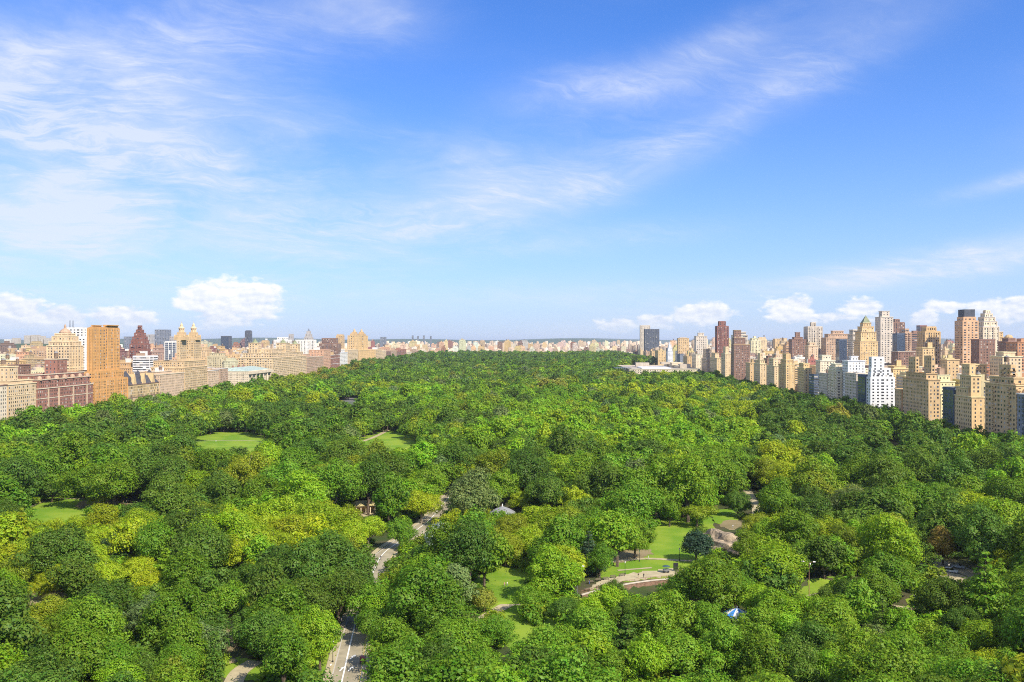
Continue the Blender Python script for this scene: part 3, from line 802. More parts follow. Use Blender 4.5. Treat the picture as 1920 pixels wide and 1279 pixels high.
# ---- towers behind the western avenue
r_, T = tower('golden stepped apartment tower with a domed red cap', 88, 131, 648, 1030, 'sand', 30, [(.06, 640), (.14, 630), (.22, 625)], courses=(.7,), piers=True)
g = MB(); z = local(r_, T[-1][5]); g.lathe(0, 0, [(6.5, z - 1), (6.5, z + 1.5), (4.5, z + 4), (2, z + 5.5), (1.2, z + 6), (1.2, z + 9), (.1, z + 11)], 10); g.build('cap', wallmat(C['rose']), r_)
r_, T = tower('white modern slab tower with blank top and two aerials', 114, 161, 632, 1150, 'white', 26, [(.12, 614)], style='wide', cornice=False)
z = local(r_, T[-1][5])
for x in (-8, -4): g = MB(); g.tube([(x, -6, z - 1), (x, -6, z + 9)], [.7, .5], 6); g.build('aerial', M['steel'], r_)
r_, T = tower('dark red brick tower rising in narrow steps to a point', 241, 271, 655, 1450, 'maroon', 26, [(.04, 645), (.1, 638), (.16, 631), (.24, 624), (.32, 618), (.4, 610)], style='wide', trim='cream', cornice=False, balc=True)
tower('pale blue-grey glass tower on the skyline between the red tower and twin lanterns', 290, 312, 618, 3000, 'slate', 40, style='far', cornice=False, roof='roof_grey')
tower('grey concrete tower left of the blue-grey glass one', 273, 285, 627, 3100, 'grey', 30, style='far', cornice=False)
tower('blue and white striped slab behind the twin-lantern tower', 309, 330, 640, 1600, 'white', 20, style='glass', piers=True, cornice=False)
tower('grey slab on the skyline just left of the twin lanterns', 318, 334, 631, 2600, 'grey', 30, style='far', cornice=False)
tower('dark green glass tower on the skyline with white edge', 414, 429, 630, 2600, 'dark', 26, style='glass', cornice=False)
tower('slim black tower standing alone on the western skyline', 459, 469, 621, 3000, 'dark', 22, [(.1, 619.5)], style='far', cornice=False)
tower('white slab behind the three-towered block', 513, 541, 637, 2000, 'white', 26, [(.2, 632)], style='wide', cornice=False)
tower('second white slab behind the three-towered block', 553, 588, 637, 2050, 'white', 24, style='pier', piers=True, cornice=False)
r_, T = tower('grey tower with stepped pyramid top on the western skyline', 570, 584, 632, 2500, 'grey', 22, [(.12, 626), (.25, 621)], style='far', cornice=False)
g = MB(); z = local(r_, T[-1][5]); g.lathe(0, 0, [(4, z - 1), (.2, z + 8)], 6); g.build('pinnacle', M['steel'], r_)
tower('small grey shaft on the skyline above the white slabs', 541, 548, 626, 2900, 'grey', 18, style='far', cornice=False)
tower('brown block with white blank penthouse', 598, 634, 644, 2150, 'brown', 30, [(.12, 634)], style='pier', cornice=False)
tower('square tan tower right of the white penthouse block', 630, 642, 629, 2700, 'tan', 30, [(.1, 627)], style='far', cornice=False)
tower('dark steel-blue cube tower on the skyline beyond the golden spires', 713, 722, 632, 4200, 'slate', 40, style='far', cornice=False)
tower('orange-tan block at the far left behind the cream house', -4, 26, 676, 1000, 'gold', 24, tanks=1, sheds=1)
tower('dark brown brick block behind the square rooftop tower', 14, 36, 684, 950, 'brown', 22, tanks=1)
tower('dark blue glass tower by the golden stepped one at far left', 232, 242, 631, 2300, 'slate', 26, style='far', cornice=False)
for k, (u0, u1, v) in enumerate([(45, 56, 629), (58, 70, 628), (72, 80, 630), (82, 91, 634), (8, 15, 636), (22, 33, 634)]):
    tower(['leftmost of the grey slabs on the far wooded ridge', 'second of the tall grey slabs on the far wooded ridge', 'third of the tall grey slabs on the far wooded ridge', 'lower grey slab behind the stepped golden tower on the ridge', 'small white slab alone on the far left ridge', 'broad low grey slab on the far left ridge'][k], u0, u1, v, 6000, 'stone' if k != 4 else 'white', 40, style='far', cornice=False, group='slabs on the far ridge')
for k, u in enumerate((772, 782, 793, 806)):
    tower(['first', 'second', 'third', 'fourth'][k] + ' from the left of four thin chimney-like towers on the skyline', u, u + 3, 629 + k % 2, 5200, 'slate', 12, style='far', cornice=False, group='thin skyline towers')

# ---- eastern side, from the picture's right edge northwards
east('pale blue-grey balconied house at the right edge of the picture', 1906, 1950, 1990, 742, 'slate', group=EG, style='wide', balc=True, trim='white')
east('tan terraced house with many balconies, second from the right edge', 1846, 1905, 1925, 722, 'tan', group=EG, style='wide', top=[(.1, 1, .1, .9, 708), (.35, .75, .3, .7, 684)], balc=True, tanks=1)
east('golden tan house with bright southern front and dark blue glass column', 1789, 1822, 1846, 744, 'gold', group=EG, top=[(.0, .95, .2, 1, 727), (.1, .9, .1, .8, 704), (.25, .75, .3, .75, 683)])
r_, T = east('narrow dark blue glass front wedged between tan houses', 1767, 1788, 1800, 727, 'blue', group=EG, style='glass', cornice=False)
east('tan house with bulky chimney towers right of the white stepped house', 1692, 1741, 1763, 712, 'tan', group=EG, top=[(.05, 1, .1, .9, 700), (.15, .5, .55, .85, 669), (.5, .85, .1, .4, 667)], trim='tan')
east('small dark tan house between the white stepped house and the chimney-towered one', 1677, 1690, 1693, 730, 'tan', group=EG)
east('bright white stepped house with terraces facing south', 1624, 1632, 1678, 707, 'white', group=EG, style='wide', top=[(.0, .96, .1, .95, 699), (.0, .86, .1, .9, 690), (.05, .6, .1, .9, 669)], balc=False, cornice=False)
east('blue glass front left of the white stepped house', 1608, 1622, 1626, 703, 'blue', group=EG, style='glass', cornice=False)
east('grey flat-roofed house with even square windows', 1584, 1605, 1612, 700, 'stone', group=EG, style='wide')
east('pale cream balconied house with broad penthouse terraces', 1552, 1568, 1586, 694, 'cream', group=EG, style='wide', balc=True, top=[(.05, .95, .1, 1, 688), (.2, .8, .3, .9, 682)])
east('grey stone house left of the pale cream balconied one', 1535, 1551, 1556, 700, 'stone', group=EG, style='punch', sheds=1)
east('dark blue glass house with white floor bands', 1516, 1526, 1536, 702, 'blue', group=EG, style='strip', cornice=False, trim='white')
east('golden beige house with garden roof', 1495, 1508, 1520, 690, 'gold', group=EG, top=[(.1, .9, .2, .9, 681)], sheds=1)
east('tall golden house with setback penthouse and vertical bays', 1460, 1474, 1490, 683, 'gold', group=EG, top=[(.1, .9, .1, .8, 674), (.2, .7, .2, .7, 663)], piers=True)
east('buff house with arched penthouse window', 1437, 1452, 1462, 686, 'sand', group=EG, top=[(.1, .8, .2, .8, 672)], tanks=1)
east('beige house between buff and dark brown ones', 1413, 1425, 1437, 682, 'beige', group=EG, top=[(.1, .9, .1, .9, 675), (.3, .7, .3, .7, 662)])
east('grey tan house at the foot of the brown tower', 1398, 1406, 1413, 680, 'tan', group=EG, sheds=2)
r_, T = east('broad dark brown brick tower with white corner windows', 1371, 1376, 1406, 646, 'brown', group=EG, top=[(.0, .75, .1, .9, 633), (.05, .5, .2, .7, 619)], style='dense', trim='tan')
east('pale house left of the dark brown tower', 1352, 1360, 1368, 663, 'sand', group=EG, top=[(.2, .8, .2, .8, 650)])
east('broad beige house with flat roof before the slim maroon tower', 1331, 1344, 1353, 671, 'beige', group=EG, top=[(.1, .9, .3, .9, 662)])
east('pinkish house with arched attic', 1315, 1325, 1334, 672, 'pink', group=EG, top=[(.1, .9, .2, .8, 654)])
east('cream house with many small windows beyond the long museum', 1297, 1305, 1316, 664, 'cream', group=EG, sheds=1, tanks=1)
east('tan house left of the cream one beyond the museum', 1281, 1289, 1297, 668, 'tan', group=EG, sheds=1)
east('dark slate house beyond the museum', 1269, 1275, 1282, 664, 'slate', group=EG)
r_, T = east('slim white stone house with tiered top beyond the museum', 1249, 1252, 1262, 658, 'white', group=EG, top=[(.1, .9, .1, .9, 652), (.25, .75, .2, .8, 646), (.4, .6, .3, .6, 641)])
east('golden low house left of the slim white one', 1228, 1234, 1248, 657, 'gold', group=EG, sheds=1, style='far')
for k, (u0, u1, u2, v, col) in enumerate([(1218, 1222, 1228, 658, 'tan'), (1206, 1211, 1218, 659, 'rose'), (1196, 1201, 1206, 656, 'beige'), (1186, 1190, 1196, 659, 'brown'), (1176, 1180, 1186, 660, 'cream'), (1163, 1168, 1176, 661, 'rose')]):
    east(['tan', 'dusty rose', 'beige', 'dark brown', 'cream', 'pale rose'][k] + ' house near the far end of the eastern avenue', u0, u1, u2, v, col, group=EG, style='far', sheds=1, cornice=False)

# ---- towers behind the eastern avenue
tower('black slab tower, the right one of the dark pair', 1209, 1236, 617, 3250, 'dark', 26, style='far', piers=True, cornice=False)
tower('pale-sided slab behind the black tower', 1201, 1219, 610, 3350, 'stone', 24, style='far', piers=True, cornice=False)
tower('buff stepped block left of the slim maroon tower', 1272, 1292, 634, 2600, 'tan', 26, [(.2, 633)], style='far')
r_, T = tower('grey-brown stepped tower with a pole on top', 1305, 1326, 630, 2300, 'stone', 26, [(.25, 624)], style='far')
g = MB(); z = local(r_, T[-1][5]); g.tube([(-3, 0, z - 1), (-3, 0, z + 7)], [.5, .2], 5); g.build('pole', M['steel'], r_)
tower('slim maroon brick tower with square cap', 1345, 1366, 611, 1900, 'maroon', 22, [(.22, 602)], piers=True, style='pier', cornice=False)
tower('pale banded block above the dark brown tower', 1376, 1402, 628, 1750, 'stone', 24, [(.1, 622)], style='strip')
tower('brown block with dark glass side', 1485, 1512, 636, 1800, 'brown', 24, [(.2, 632), (.35, 623)], style='punch')
tower('grey tower with white vertical ribs and square cap', 1515, 1542, 612, 1800, 'stone', 28, [(.35, 604)], piers=True, style='pier', cornice=False)
tower('reddish brown cluster tower with stepped roofs', 1549, 1600, 633, 1750, 'rose', 30, [(.1, 626), (.3, 620)], style='punch')
tower('dark blue glass box before the reddish cluster', 1574, 1588, 636, 1600, 'blue', 20, style='glass', cornice=False)
tower('grey stepped block left of the pyramid-topped tower', 1599, 1615, 626, 1450, 'stone', 24, [(.12, 618)], style='strip')
r_, T = tower('golden tower with green pyramid roof', 1613, 1646, 640, 1350, 'gold', 28, [(.06, 622), (.16, 612), (.27, 605)], piers=False, courses=(.8,), trim='sand')
g = MB(); tt = T[-1]; z = local(r_, tt[5]); g.lathe(0, 0, [((tt[1] - tt[0]) * .7, z - .3), (.2, local(r_, zof(591, r_.location.x, 1350)))], 4, 0, math.pi / 4); g.build('pyramid_roof', M['copper_dark'], r_)
tower('tall grey-white tower with arched top storeys and square cap', 1651, 1675, 594, 1650, 'stone', 26, [(.2, 583)], style='wide', cornice=True)
tower('brown rounded tower just right of the grey-white one', 1675, 1696, 604, 1750, 'brown', 26, [(.3, 598)], style='pier', piers=True, cornice=False)
tower('dark navy glass box below the brown rounded tower', 1682, 1697, 625, 1500, 'blue', 20, style='glass', cornice=False)
tower('pinkish tower with stacked bays', 1697, 1709, 622, 1500, 'rose', 24, [(.2, 616)], style='strip', balc=True, cornice=False)
tower('brown and white striped slab', 1709, 1731, 624, 1650, 'brown', 22, [(.3, 620)], style='strip', cornice=False)
tower('brown-beige ribbed tower with stepped roof', 1735, 1763, 621, 1300, 'tan', 26, [(.18, 612)], piers=True, style='pier', cornice=False)
tower('small red and blue tower behind the ribbed one', 1725, 1738, 610, 1900, 'maroon', 18, style='glass', cornice=False)
r_, T = tower('tall orange brick tower with dark cap', 1805, 1835, 601, 1250, (.58, .36, .20), 24, [(.1, 594)], style='wide', cornice=False)
tt = T[-1]; g = MB(); z = local(r_, tt[5]); hx = (tt[1] - tt[0]) * .42; g.box(-hx, hx, -9, 9, z - .9, local(r_, zof(580, r_.location.x, 1250))); g.build('cap', wallmat(C['dark']), r_)
tower('tall cream stepped tower with narrow crown near the right edge', 1844, 1873, 612, 1300, 'cream', 26, [(.08, 602), (.16, 594), (.26, 587), (.36, 581)], style='pier', piers=True, trim='white')
tower('dark brown block before the cream stepped tower', 1836, 1866, 636, 1150, 'brown', 22, style='punch')
tower('small blue-topped block right of the cream stepped tower', 1873, 1886, 632, 1500, 'tan', 20, [(.2, 622)])
r_, T = tower('brown block with domed roof house near the right edge', 1890, 1912, 640, 1100, 'brown', 24, [(.2, 634)])
g = MB(); z = local(r_, T[-1][5]); g.lathe(0, 0, [(5, z - 1), (4.6, z + 1.5), (3, z + 3.4), (.2, z + 4.4)], 10); g.build('dome', wallmat(C['tan']), r_)
tower('russet block with large arch at the right edge', 1908, 1945, 641, 1000, (.46, .24, .13), 24, sheds=1)
tower('tan block with bright penthouse above the right edge houses', 1880, 1916, 668, 850, 'sand', 24, [(.2, 660)])
tower('tan chimney-shaped block behind the golden tan house', 1776, 1799, 674, 1000, 'tan', 16)
tower('bright tan block behind the golden tan house', 1821, 1850, 683, 880, 'gold', 20)
tower('grey columned bank-like block between the ribbed and navy towers', 1684, 1722, 659, 1250, 'brown', 24, trim='stone', cornice=True)
tower('yellow stone block with arched roof below the ribbed tower', 1730, 1752, 652, 1150, 'gold', 20, sheds=1, tanks=1)
tower('bright white penthouse block behind the cream balconied house', 1590, 1622, 676, 1080, 'white', 20, [(.3, 668)])
tower('cream block with few windows before the grey ribbed tower', 1538, 1566, 676, 1200, 'cream', 20, [(.2, 666)])
tower('pale pink block in front of the grey ribbed tower', 1516, 1534, 648, 1400, 'pink', 20, [(.2, 642)])

# ---- art museum: long low roofs inside the park's eastern edge
MX0, MX1, MY0, MY1 = onplane(1176, 1950), 335, 1900, 2190
mz = gz(250, 2000)
r_ = building('long low beige art museum with flat stone roofs inside the park', [(MX0, MX1, MY0, MY1, mz, mz + 24), (MX0 + 110, MX1 - 10, MY0 + 60, MY1 - 10, mz + 23.1, mz + 29), (MX0 + 105, MX0 + 130, MY0 + 120, MY0 + 150, mz + 28, mz + 34)], 'cream', cat='museum', name='art_museum', roof='roof_tan', style='far', courses=(.8,))
b = MB(); b.box(-45, 15, -130, -30, 23.2, 25.2); b.build('glass_roof', M['silver_roof'], r_)
for k in range(9): b = MB(); b.box(-100 + k * 4, -98.5 + k * 4, -120, -60, 23.2, 24.4); b.build('skylight', M['win_mid'], r_)
for (x, y, w_, d_, h_) in [(-40, 40, 30, 20, 4), (20, 60, 40, 24, 5), (40, -90, 22, 30, 4)]:
    b = MB(); b.box(x, x + w_, y, y + d_, 28 if x + w_ > 40 and y > 0 else 23.2, 28 + h_); b.build('roof_house', wallmat(C['stone']), r_)

# ---- everything else of the city: choose by what the camera can see, nearest first
zb = np.full((640, 1920), False)
cand = []
for i, tt in enumerate(BOXES): cand.append((tt, None, None))
city = random.Random(5)
WC = ['beige', 'tan', 'rose', 'red', 'brown', 'pink', 'sand', 'cream', 'stone', 'white', 'gold']
WW = [18, 20, 7, 7, 10, 5, 18, 10, 6, 4, 9]


def infill(xa, xb, ya, yb, hfun, stepy=40):
    y = ya
    while y < yb:
        x = xa
        while x < xb:
            wd = city.uniform(15, 34); dp = city.uniform(20, 32)
            if city.random() < .9:
                h = hfun(x, y)
                X0, X1, Y0, Y1 = x, x + wd, y + city.uniform(0, 6), y + dp
                if not any(a[0] - 2 < X1 and X0 < a[1] + 2 and a[2] - 2 < Y1 and Y0 < a[3] + 2 for a in BOXES):
                    g_ = gz(X0, Y0); cand.append(((X0, X1, Y0, Y1, g_, g_ + h), city.choices(WC, WW)[0], 1))
            x += wd + city.uniform(0.5, 3)
        y += stepy


def hw(x, y):
    q = city.random()
    if x > -540: return city.uniform(40, 56)
    if y < 1300: return city.uniform(15, 34)
    if q < .02: return city.uniform(55, 72)
    if y < 2700 and q < .7: return city.uniform(36, 60)
    if q < .03: return city.uniform(58, 78)
    if q < .30: return city.uniform(34, 50)
    return city.uniform(15, 30)


def he(x, y):
    q = city.random()
    if x < 480: return city.uniform(40, 56)
    if q < (.015 if y < 1700 else .05): return city.uniform(60, 84)
    if q < .5: return city.uniform(34, 56)
    return city.uniform(16, 30)


def hn(x, y):
    q = city.random()
    if q < .03: return city.uniform(48, 72)
    if q < .2: return city.uniform(28, 42)
    return city.uniform(14, 24)


infill(-1650, -512, 700, 4000, hw)
infill(398, 1900, 560, 4000, he)
infill(-1650, 2600, 4040, 6400, hn, 60)
infill(-1700, 3200, 6400, 10500, hn, 110)
seen = []
for tt, col, k in sorted(cand, key=lambda c: c[0][2]):
    x0, x1, y0, y1, z0, z1 = tt
    P = [proj(x, y, z) for x in (x0, x1) for y in (y0, y1) for z in (max(z0, z0 + 17), z1)]
    ua, ub = min(p[0] for p in P), max(p[0] for p in P); va, vb = min(p[1] for p in P), max(p[1] for p in P)
    i0, i1, j0, j1 = max(0, int(ua)), min(1920, int(ub + 1)), max(0, int(va - 300)), min(640, int(vb - 300 + 1))
    n = 0
    if i1 > i0 and j1 > j0 and y0 > 0:
        n = int((~zb[j0:j1, i0:i1]).sum()); zb[j0:j1, i0:i1] = True
    if k: seen.append((n, tt, col))
seen.sort(key=lambda s: -s[0])
near_city = [s for s in seen if s[0] >= 12][:150]
rest = [s for s in seen[:] if s not in near_city and (s[0] >= 1 or s[1][2] < 3000)]

LAND = [(40, 'the cream house at the left edge'), (120, 'the long red brick house'), (200, 'the massive orange-tan tower'), (270, 'the gabled slate-roofed house'), (355, 'the twin-lantern towers'),
        (450, 'the dark museum range'), (545, 'the three-towered beige block'), (620, 'the salmon house'), (688, 'the golden twin spires'), (770, 'the far western houses'),
        (1220, 'the black slab tower'), (1300, 'the long low museum'), (1356, 'the slim maroon tower'), (1390, 'the broad brown tower'), (1450, 'the buff penthouse'), (1528, 'the grey ribbed tower'),
        (1628, 'the green pyramid roof'), (1663, 'the grey-white tower'), (1750, 'the brown ribbed tower'), (1820, 'the tall orange tower'), (1858, 'the cream stepped tower'), (1915, 'the right edge')]
ORD = ['', 'second ', 'third ', 'fourth ', 'fifth ', 'sixth ', 'seventh ', 'eighth ', 'ninth ', 'tenth ', 'eleventh ', 'twelfth ', 'thirteenth ', 'fourteenth ', 'fifteenth ', 'sixteenth ']
ADJ = dict(beige='beige', tan='tan', rose='dusty rose', red='red brick', brown='dark brown', pink='pale pink', sand='sand-coloured', cream='cream', stone='grey stone', white='white', gold='golden')
used = {}
for n, tt, col in sorted(near_city, key=lambda s: s[1][2]):
    x0, x1, y0, y1, z0, z1 = tt; um = proj((x0 + x1) / 2, y0, z1)[0]
    ld = min(LAND, key=lambda l: abs(l[0] - um))[1]; h = z1 - z0
    form = 'low block' if h < 26 else ('mid-rise block' if h < 46 else ('tall house' if h < 64 else 'tower'))
    side = 'left of' if um < min(LAND, key=lambda l: abs(l[0] - um))[0] else 'right of'
    key = (ADJ[col], form, side, ld); c_ = used.get(key, 0); used[key] = c_ + 1
    T = [tt]
    if h > 30 and city.random() < .75:
        T.append((x0 + 3, x1 - 3, y0 + 4, y1 - 3, z1 - .9, z1 + city.uniform(3, 8)))
    building('%s%s %s behind, %s %s' % (ORD[min(c_, 15)] + ('nearest ' if c_ else ''), ADJ[col], form, side, ld), T, tuple(min(.8, c * city.uniform(.85, 1.12)) for c in C[col]), city.choice(['punch', 'punch', 'dense', 'wide', 'pier', 'strip']) if y0 < 2200 else 'far',
             group='city blocks behind the avenues', tanks=1 if city.random() < .45 else 0, sheds=city.choice([0, 1, 1, 2]), roof=city.choice(['roof_tan', 'roof_grey', 'roof_tan']), cornice=city.random() < .6, seed=int(um * 7 + y0))

# the remaining roofs and far quarters read as one mass
V, Q, colr, mi = [], [], [], []
for n, tt, col in rest:
    x0, x1, y0, y1, z0, z1 = tt; z0 -= 4; i = len(V)
    gr = sum(C[col]) / 3; q_ = city.uniform(.8, 1.25); c = [min(.8, (k * .5 + gr * .5) * q_ * w3) for k, w3 in zip(C[col], (1.08, .98, .84))]
    V += [(x0, y0, z0), (x1, y0, z0), (x1, y1, z0), (x0, y1, z0), (x0, y0, z1), (x1, y0, z1), (x1, y1, z1), (x0, y1, z1)]
    Q += [(i, i + 1, i + 5, i + 4), (i + 1, i + 2, i + 6, i + 5), (i + 2, i + 3, i + 7, i + 6), (i + 3, i, i + 4, i + 7), (i + 4, i + 5, i + 6, i + 7)]
    g_ = city.uniform(.14, .42); colr += [c] * 4 + [(g_ * 1.1, g_, g_ * .9)]; mi += [0] * 4 + [1]
    if city.random() < .7:                              # stair heads and tanks
        a, b_ = city.uniform(.1, .6), city.uniform(.1, .6); i = len(V); h = city.uniform(2.5, 6)
        X0, Y0 = x0 + (x1 - x0) * a, y0 + (y1 - y0) * b_; X1, Y1 = X0 + (x1 - x0) * .3, Y0 + (y1 - y0) * .3
        V += [(X0, Y0, z1 - .1), (X1, Y0, z1 - .1), (X1, Y1, z1 - .1), (X0, Y1, z1 - .1), (X0, Y0, z1 + h), (X1, Y0, z1 + h), (X1, Y1, z1 + h), (X0, Y1, z1 + h)]
        Q += [(i, i + 1, i + 5, i + 4), (i + 1, i + 2, i + 6, i + 5), (i + 2, i + 3, i + 7, i + 6), (i + 3, i, i + 4, i + 7), (i + 4, i + 5, i + 6, i + 7)]
        colr += [c] * 5; mi += [1] * 5


def farcity(win):
    m, k, p = mat('far_masonry' if win else 'far_roofs')
    a_ = k.new('ShaderNodeAttribute', attribute_name='paint')
    col = a_.outputs['Color']
    g = k.new('ShaderNodeNewGeometry')
    if win:
        x, y, z = k.sep(g.outputs['Position'])
        fx_ = k.m('FRACT', k.m('DIVIDE', k.m('ADD', x, y), 4.2)); fz = k.m('FRACT', k.m('DIVIDE', z, 3.4))
        f = k.m('MULTIPLY', k.m('LESS_THAN', fx_, .42), k.m('LESS_THAN', fz, .5))
        col = k.mix(k.m('MULTIPLY', f, .8), col, (.035, .04, .05, 1))
    else:
        col = k.mix(k.ss(k.noise(g.outputs['Position'], .15, 4, .6), .4, .7), col, (.30, .27, .24, 1))
    k.put(p.inputs['Base Color'], col); p.inputs['Roughness'].default_value = .9; p.inputs['Specular IOR Level'].default_value = .2
    return m


me = npmesh('far_city', V, Q, [farcity(True), farcity(False)], mi)
ca_ = me.attributes.new('paint', 'FLOAT_COLOR', 'FACE')
ca_.data.foreach_set('color', np.array([tuple(c) + (1,) for c in colr], np.float32).ravel())
tag(link(bpy.data.objects.new('far_city', me)), 'mass of far city roofs and blocks reaching to the horizon', 'city', kind='stuff')

# ---- hills beyond the river and on the horizon


def ridge(name, xa, xb, ya, depth, hfun, m, n=120):
    V = []
    for j, (fy_, fh) in enumerate(((0, 0), (.18, .55), (.4, .9), (.6, 1), (1, .8))):
        for i in range(n + 1):
            x = xa + (xb - xa) * i / n; h = hfun(x) * fh; V.append((x, ya + depth * fy_ + 200 * math.sin(i * .4), h if j else -2))
    Q = [(j * (n + 1) + i, j * (n + 1) + i + 1, (j + 1) * (n + 1) + i + 1, (j + 1) * (n + 1) + i) for j in range(4) for i in range(n)]
    me = npmesh(name, V, Q, [m]); me.polygons.foreach_set('use_smooth', [True] * len(me.polygons))
    return tag(link(bpy.data.objects.new(name, me)), kind='structure')


M['hill'] = grassmat('wooded_hill', (.045, .075, .035), (.06, .09, .03), (.12, .11, .08))
wv = lambda x, s: .5 + .5 * math.sin(x * s + 1.3) * math.sin(x * s * 2.7 + .4)
ridge('hill', -9500, -2750, 5300, 1500, lambda x: 58 + 30 * wv(x, .0011) * sstep(-2700, -3300, x) + 2 if x < -2900 else 30, M['hill'])
ridge('hill', -16000, 2000, 14500, 3000, lambda x: 104 + 46 * wv(x, .0006) - 30 * sstep(-3000, 1500, x), M['hill'])
ridge('hill', -3000, 24000, 22000, 3000, lambda x: 95 + 70 * wv(x, .0004), M['hill'])

# ------------------------------------------------------------------ trees
def lobes_for(kind, rg):
    """returns lobes (centre, radius) of a crown in metres, its nominal radius, height, middle and base"""
    L = []
    if kind in ('round', 'billow', 'tall', 'ball', 'umbrella', 'shrub'):
        R, H, zb, nl, lr, flat = dict(round=(8.5, 17.5, 2.2, 46, .27, .80), billow=(9.5, 15.5, 3.0, 56, .22, .70), tall=(7.2, 20.5, 2.5, 50, .28, .85),
                                      ball=(6.0, 10.5, 1.2, 46, .24, .9), umbrella=(7.0, 9.5, 4.8, 30, .30, .55), shrub=(3.0, 4.2, .1, 14, .40, .85))[kind]
        zc, rz = (H + zb) / 2, (H - zb) / 2
        ph = rg.uniform(0, 6.28, 4); ex = rg.uniform(.80, 1.25); lean = rg.normal(0, .10 * R, 2); ga, gw = rg.uniform(0, 6.28), rg.uniform(.3, .7)
        nl = int(nl * rg.uniform(.9, 1.15))
        for i in range(nl):
            z = 1 - (i + .5) / nl * 1.62; a = i * 2.39996 + rg.uniform(-.6, .6); s = math.sqrt(max(0, 1 - z * z))
            da = abs((a - ga + math.pi) % (2 * math.pi) - math.pi)
            if kind not in ('ball', 'shrub') and da < gw and -.5 < z < .35 and rg.random() < .7: continue     # a gap where a limb is missing
            k = rg.uniform(.52, 1.24) * (1 + .20 * math.sin(2 * a + ph[0]) + .10 * math.sin(3 * a + ph[1]))
            if kind == 'ball': k = rg.uniform(.85, 1.05)
            inner = 1 - lr * .85; up = zc + z * rz * inner * rg.uniform(.72, 1.16) + (.14 * rz * math.sin(a + ph[2]) if kind != 'ball' else 0)
            L.append((np.array((s * math.cos(a) * R * inner * k * ex + lean[0] * (up / H), s * math.sin(a) * R * inner * k / ex + lean[1] * (up / H), up)), lr * R * rg.uniform(.5, 1.45)))
        for i in range(nl // 6):
            L.append((np.array((rg.normal(0, R * .22), rg.normal(0, R * .22), zc + rg.uniform(-.3, .4) * rz)), lr * R * 1.3))
        return L, R, H, zc, zb, flat
    if kind in ('pine', 'spruce', 'column'):
        R, H, zb = dict(pine=(5.8, 18.0, 3.5), spruce=(4.6, 14.5, .6), column=(2.2, 14.0, .4))[kind]
        n = dict(pine=12, spruce=15, column=16)[kind]
        for j in range(n):
            f = j / (n - 1); z = zb + (H - zb - .8) * f
            rr = R * ((1 - f) ** (.75 if kind == 'pine' else .95) * rg.uniform(.8, 1.1) + .07)
            if kind == 'pine' and j % 2: rr *= .7
            if kind == 'column': rr = R * (math.sin(min(1, f * 1.15 + .12) * 3.0) ** .6 + .05)
            m = max(3, int(5 + rr * .9))
            for i in range(m):
                a = 6.283 * i / m + j * .9 + rg.uniform(-.25, .25); q = rg.uniform(.55, .8)
                L.append((np.array((rr * q * math.cos(a), rr * q * math.sin(a), z - (.10 if kind == 'pine' else .22) * rr)), max(.7, rr * .42)))
        return L, R, H, (H + zb) / 2, zb, .42 if kind == 'pine' else .6


def crown_arrays(kind, seed, nq, leaf):
    rg = np.random.default_rng(seed)
    L, R, H, zc, zb, flat = lobes_for(kind, rg)
    C_ = np.array([l[0] for l in L]); r_ = np.array([l[1] for l in L])
    w_ = r_ ** 2 / (r_ ** 2).sum()
    idx = rg.choice(len(L), int(nq * 1.9), p=w_)
    d = rg.normal(size=(len(idx), 3)); d[:, 2] += .25; d /= np.linalg.norm(d, axis=1)[:, None]
    k = rg.uniform(.80, 1.06, len(idx)); far = rg.random(len(idx)) < .06; k[far] = rg.uniform(1.05, 1.28, far.sum())
    inn = rg.random(len(idx)) < .12; k[inn] = rg.uniform(.3, .8, inn.sum())
    rough = 1 + .20 * np.sin(d[:, 0] * 5.1 + idx * 1.7) * np.sin(d[:, 1] * 4.3 + idx * .9) + .14 * np.sin(d[:, 2] * 9.0 + d[:, 0] * 7.0 + idx * 2.3)
    k = k * rough; spray = rg.random(len(idx)) < .06; k[spray] *= rg.uniform(1.1, 1.5, spray.sum())
    S_ = np.stack([r_[idx] * k, r_[idx] * k, r_[idx] * k * flat], 1)
    P = C_[idx] + d * S_
    keep = np.ones(len(P), bool)
    for c, r in zip(C_, r_):                               # what lies deep inside another clump is never seen
        q = (P - c) / np.array((r, r, r * flat)); keep &= (q * q).sum(1) > .42
    keep |= inn
    P, d = P[keep][:nq], d[keep][:nq]; n = len(P)
    outw = P - np.array((0, 0, zc - .25 * (H - zb))); outw /= np.linalg.norm(outw, axis=1)[:, None]
    N = .75 * d + .20 * outw + np.array((0, 0, .25)) + .26 * rg.normal(size=(n, 3)); N /= np.linalg.norm(N, axis=1)[:, None]
    T = np.cross(N, rg.normal(size=(n, 3))); T /= np.linalg.norm(T, axis=1)[:, None]; B = np.cross(N, T)
    a = (leaf * rg.uniform(.45, 1.35, n))[:, None]; b = a * rg.uniform(.5, .85, n)[:, None]
    bend = N * a * .22
    V = np.stack([P - T * a - bend, P + B * b * .9 - T * a * .1, P + T * a - bend, P - B * b + T * a * .15], 1).reshape(-1, 3)
    Q = np.arange(4 * n).reshape(n, 4)
    return V, Q, (L, R, H, zc, zb)


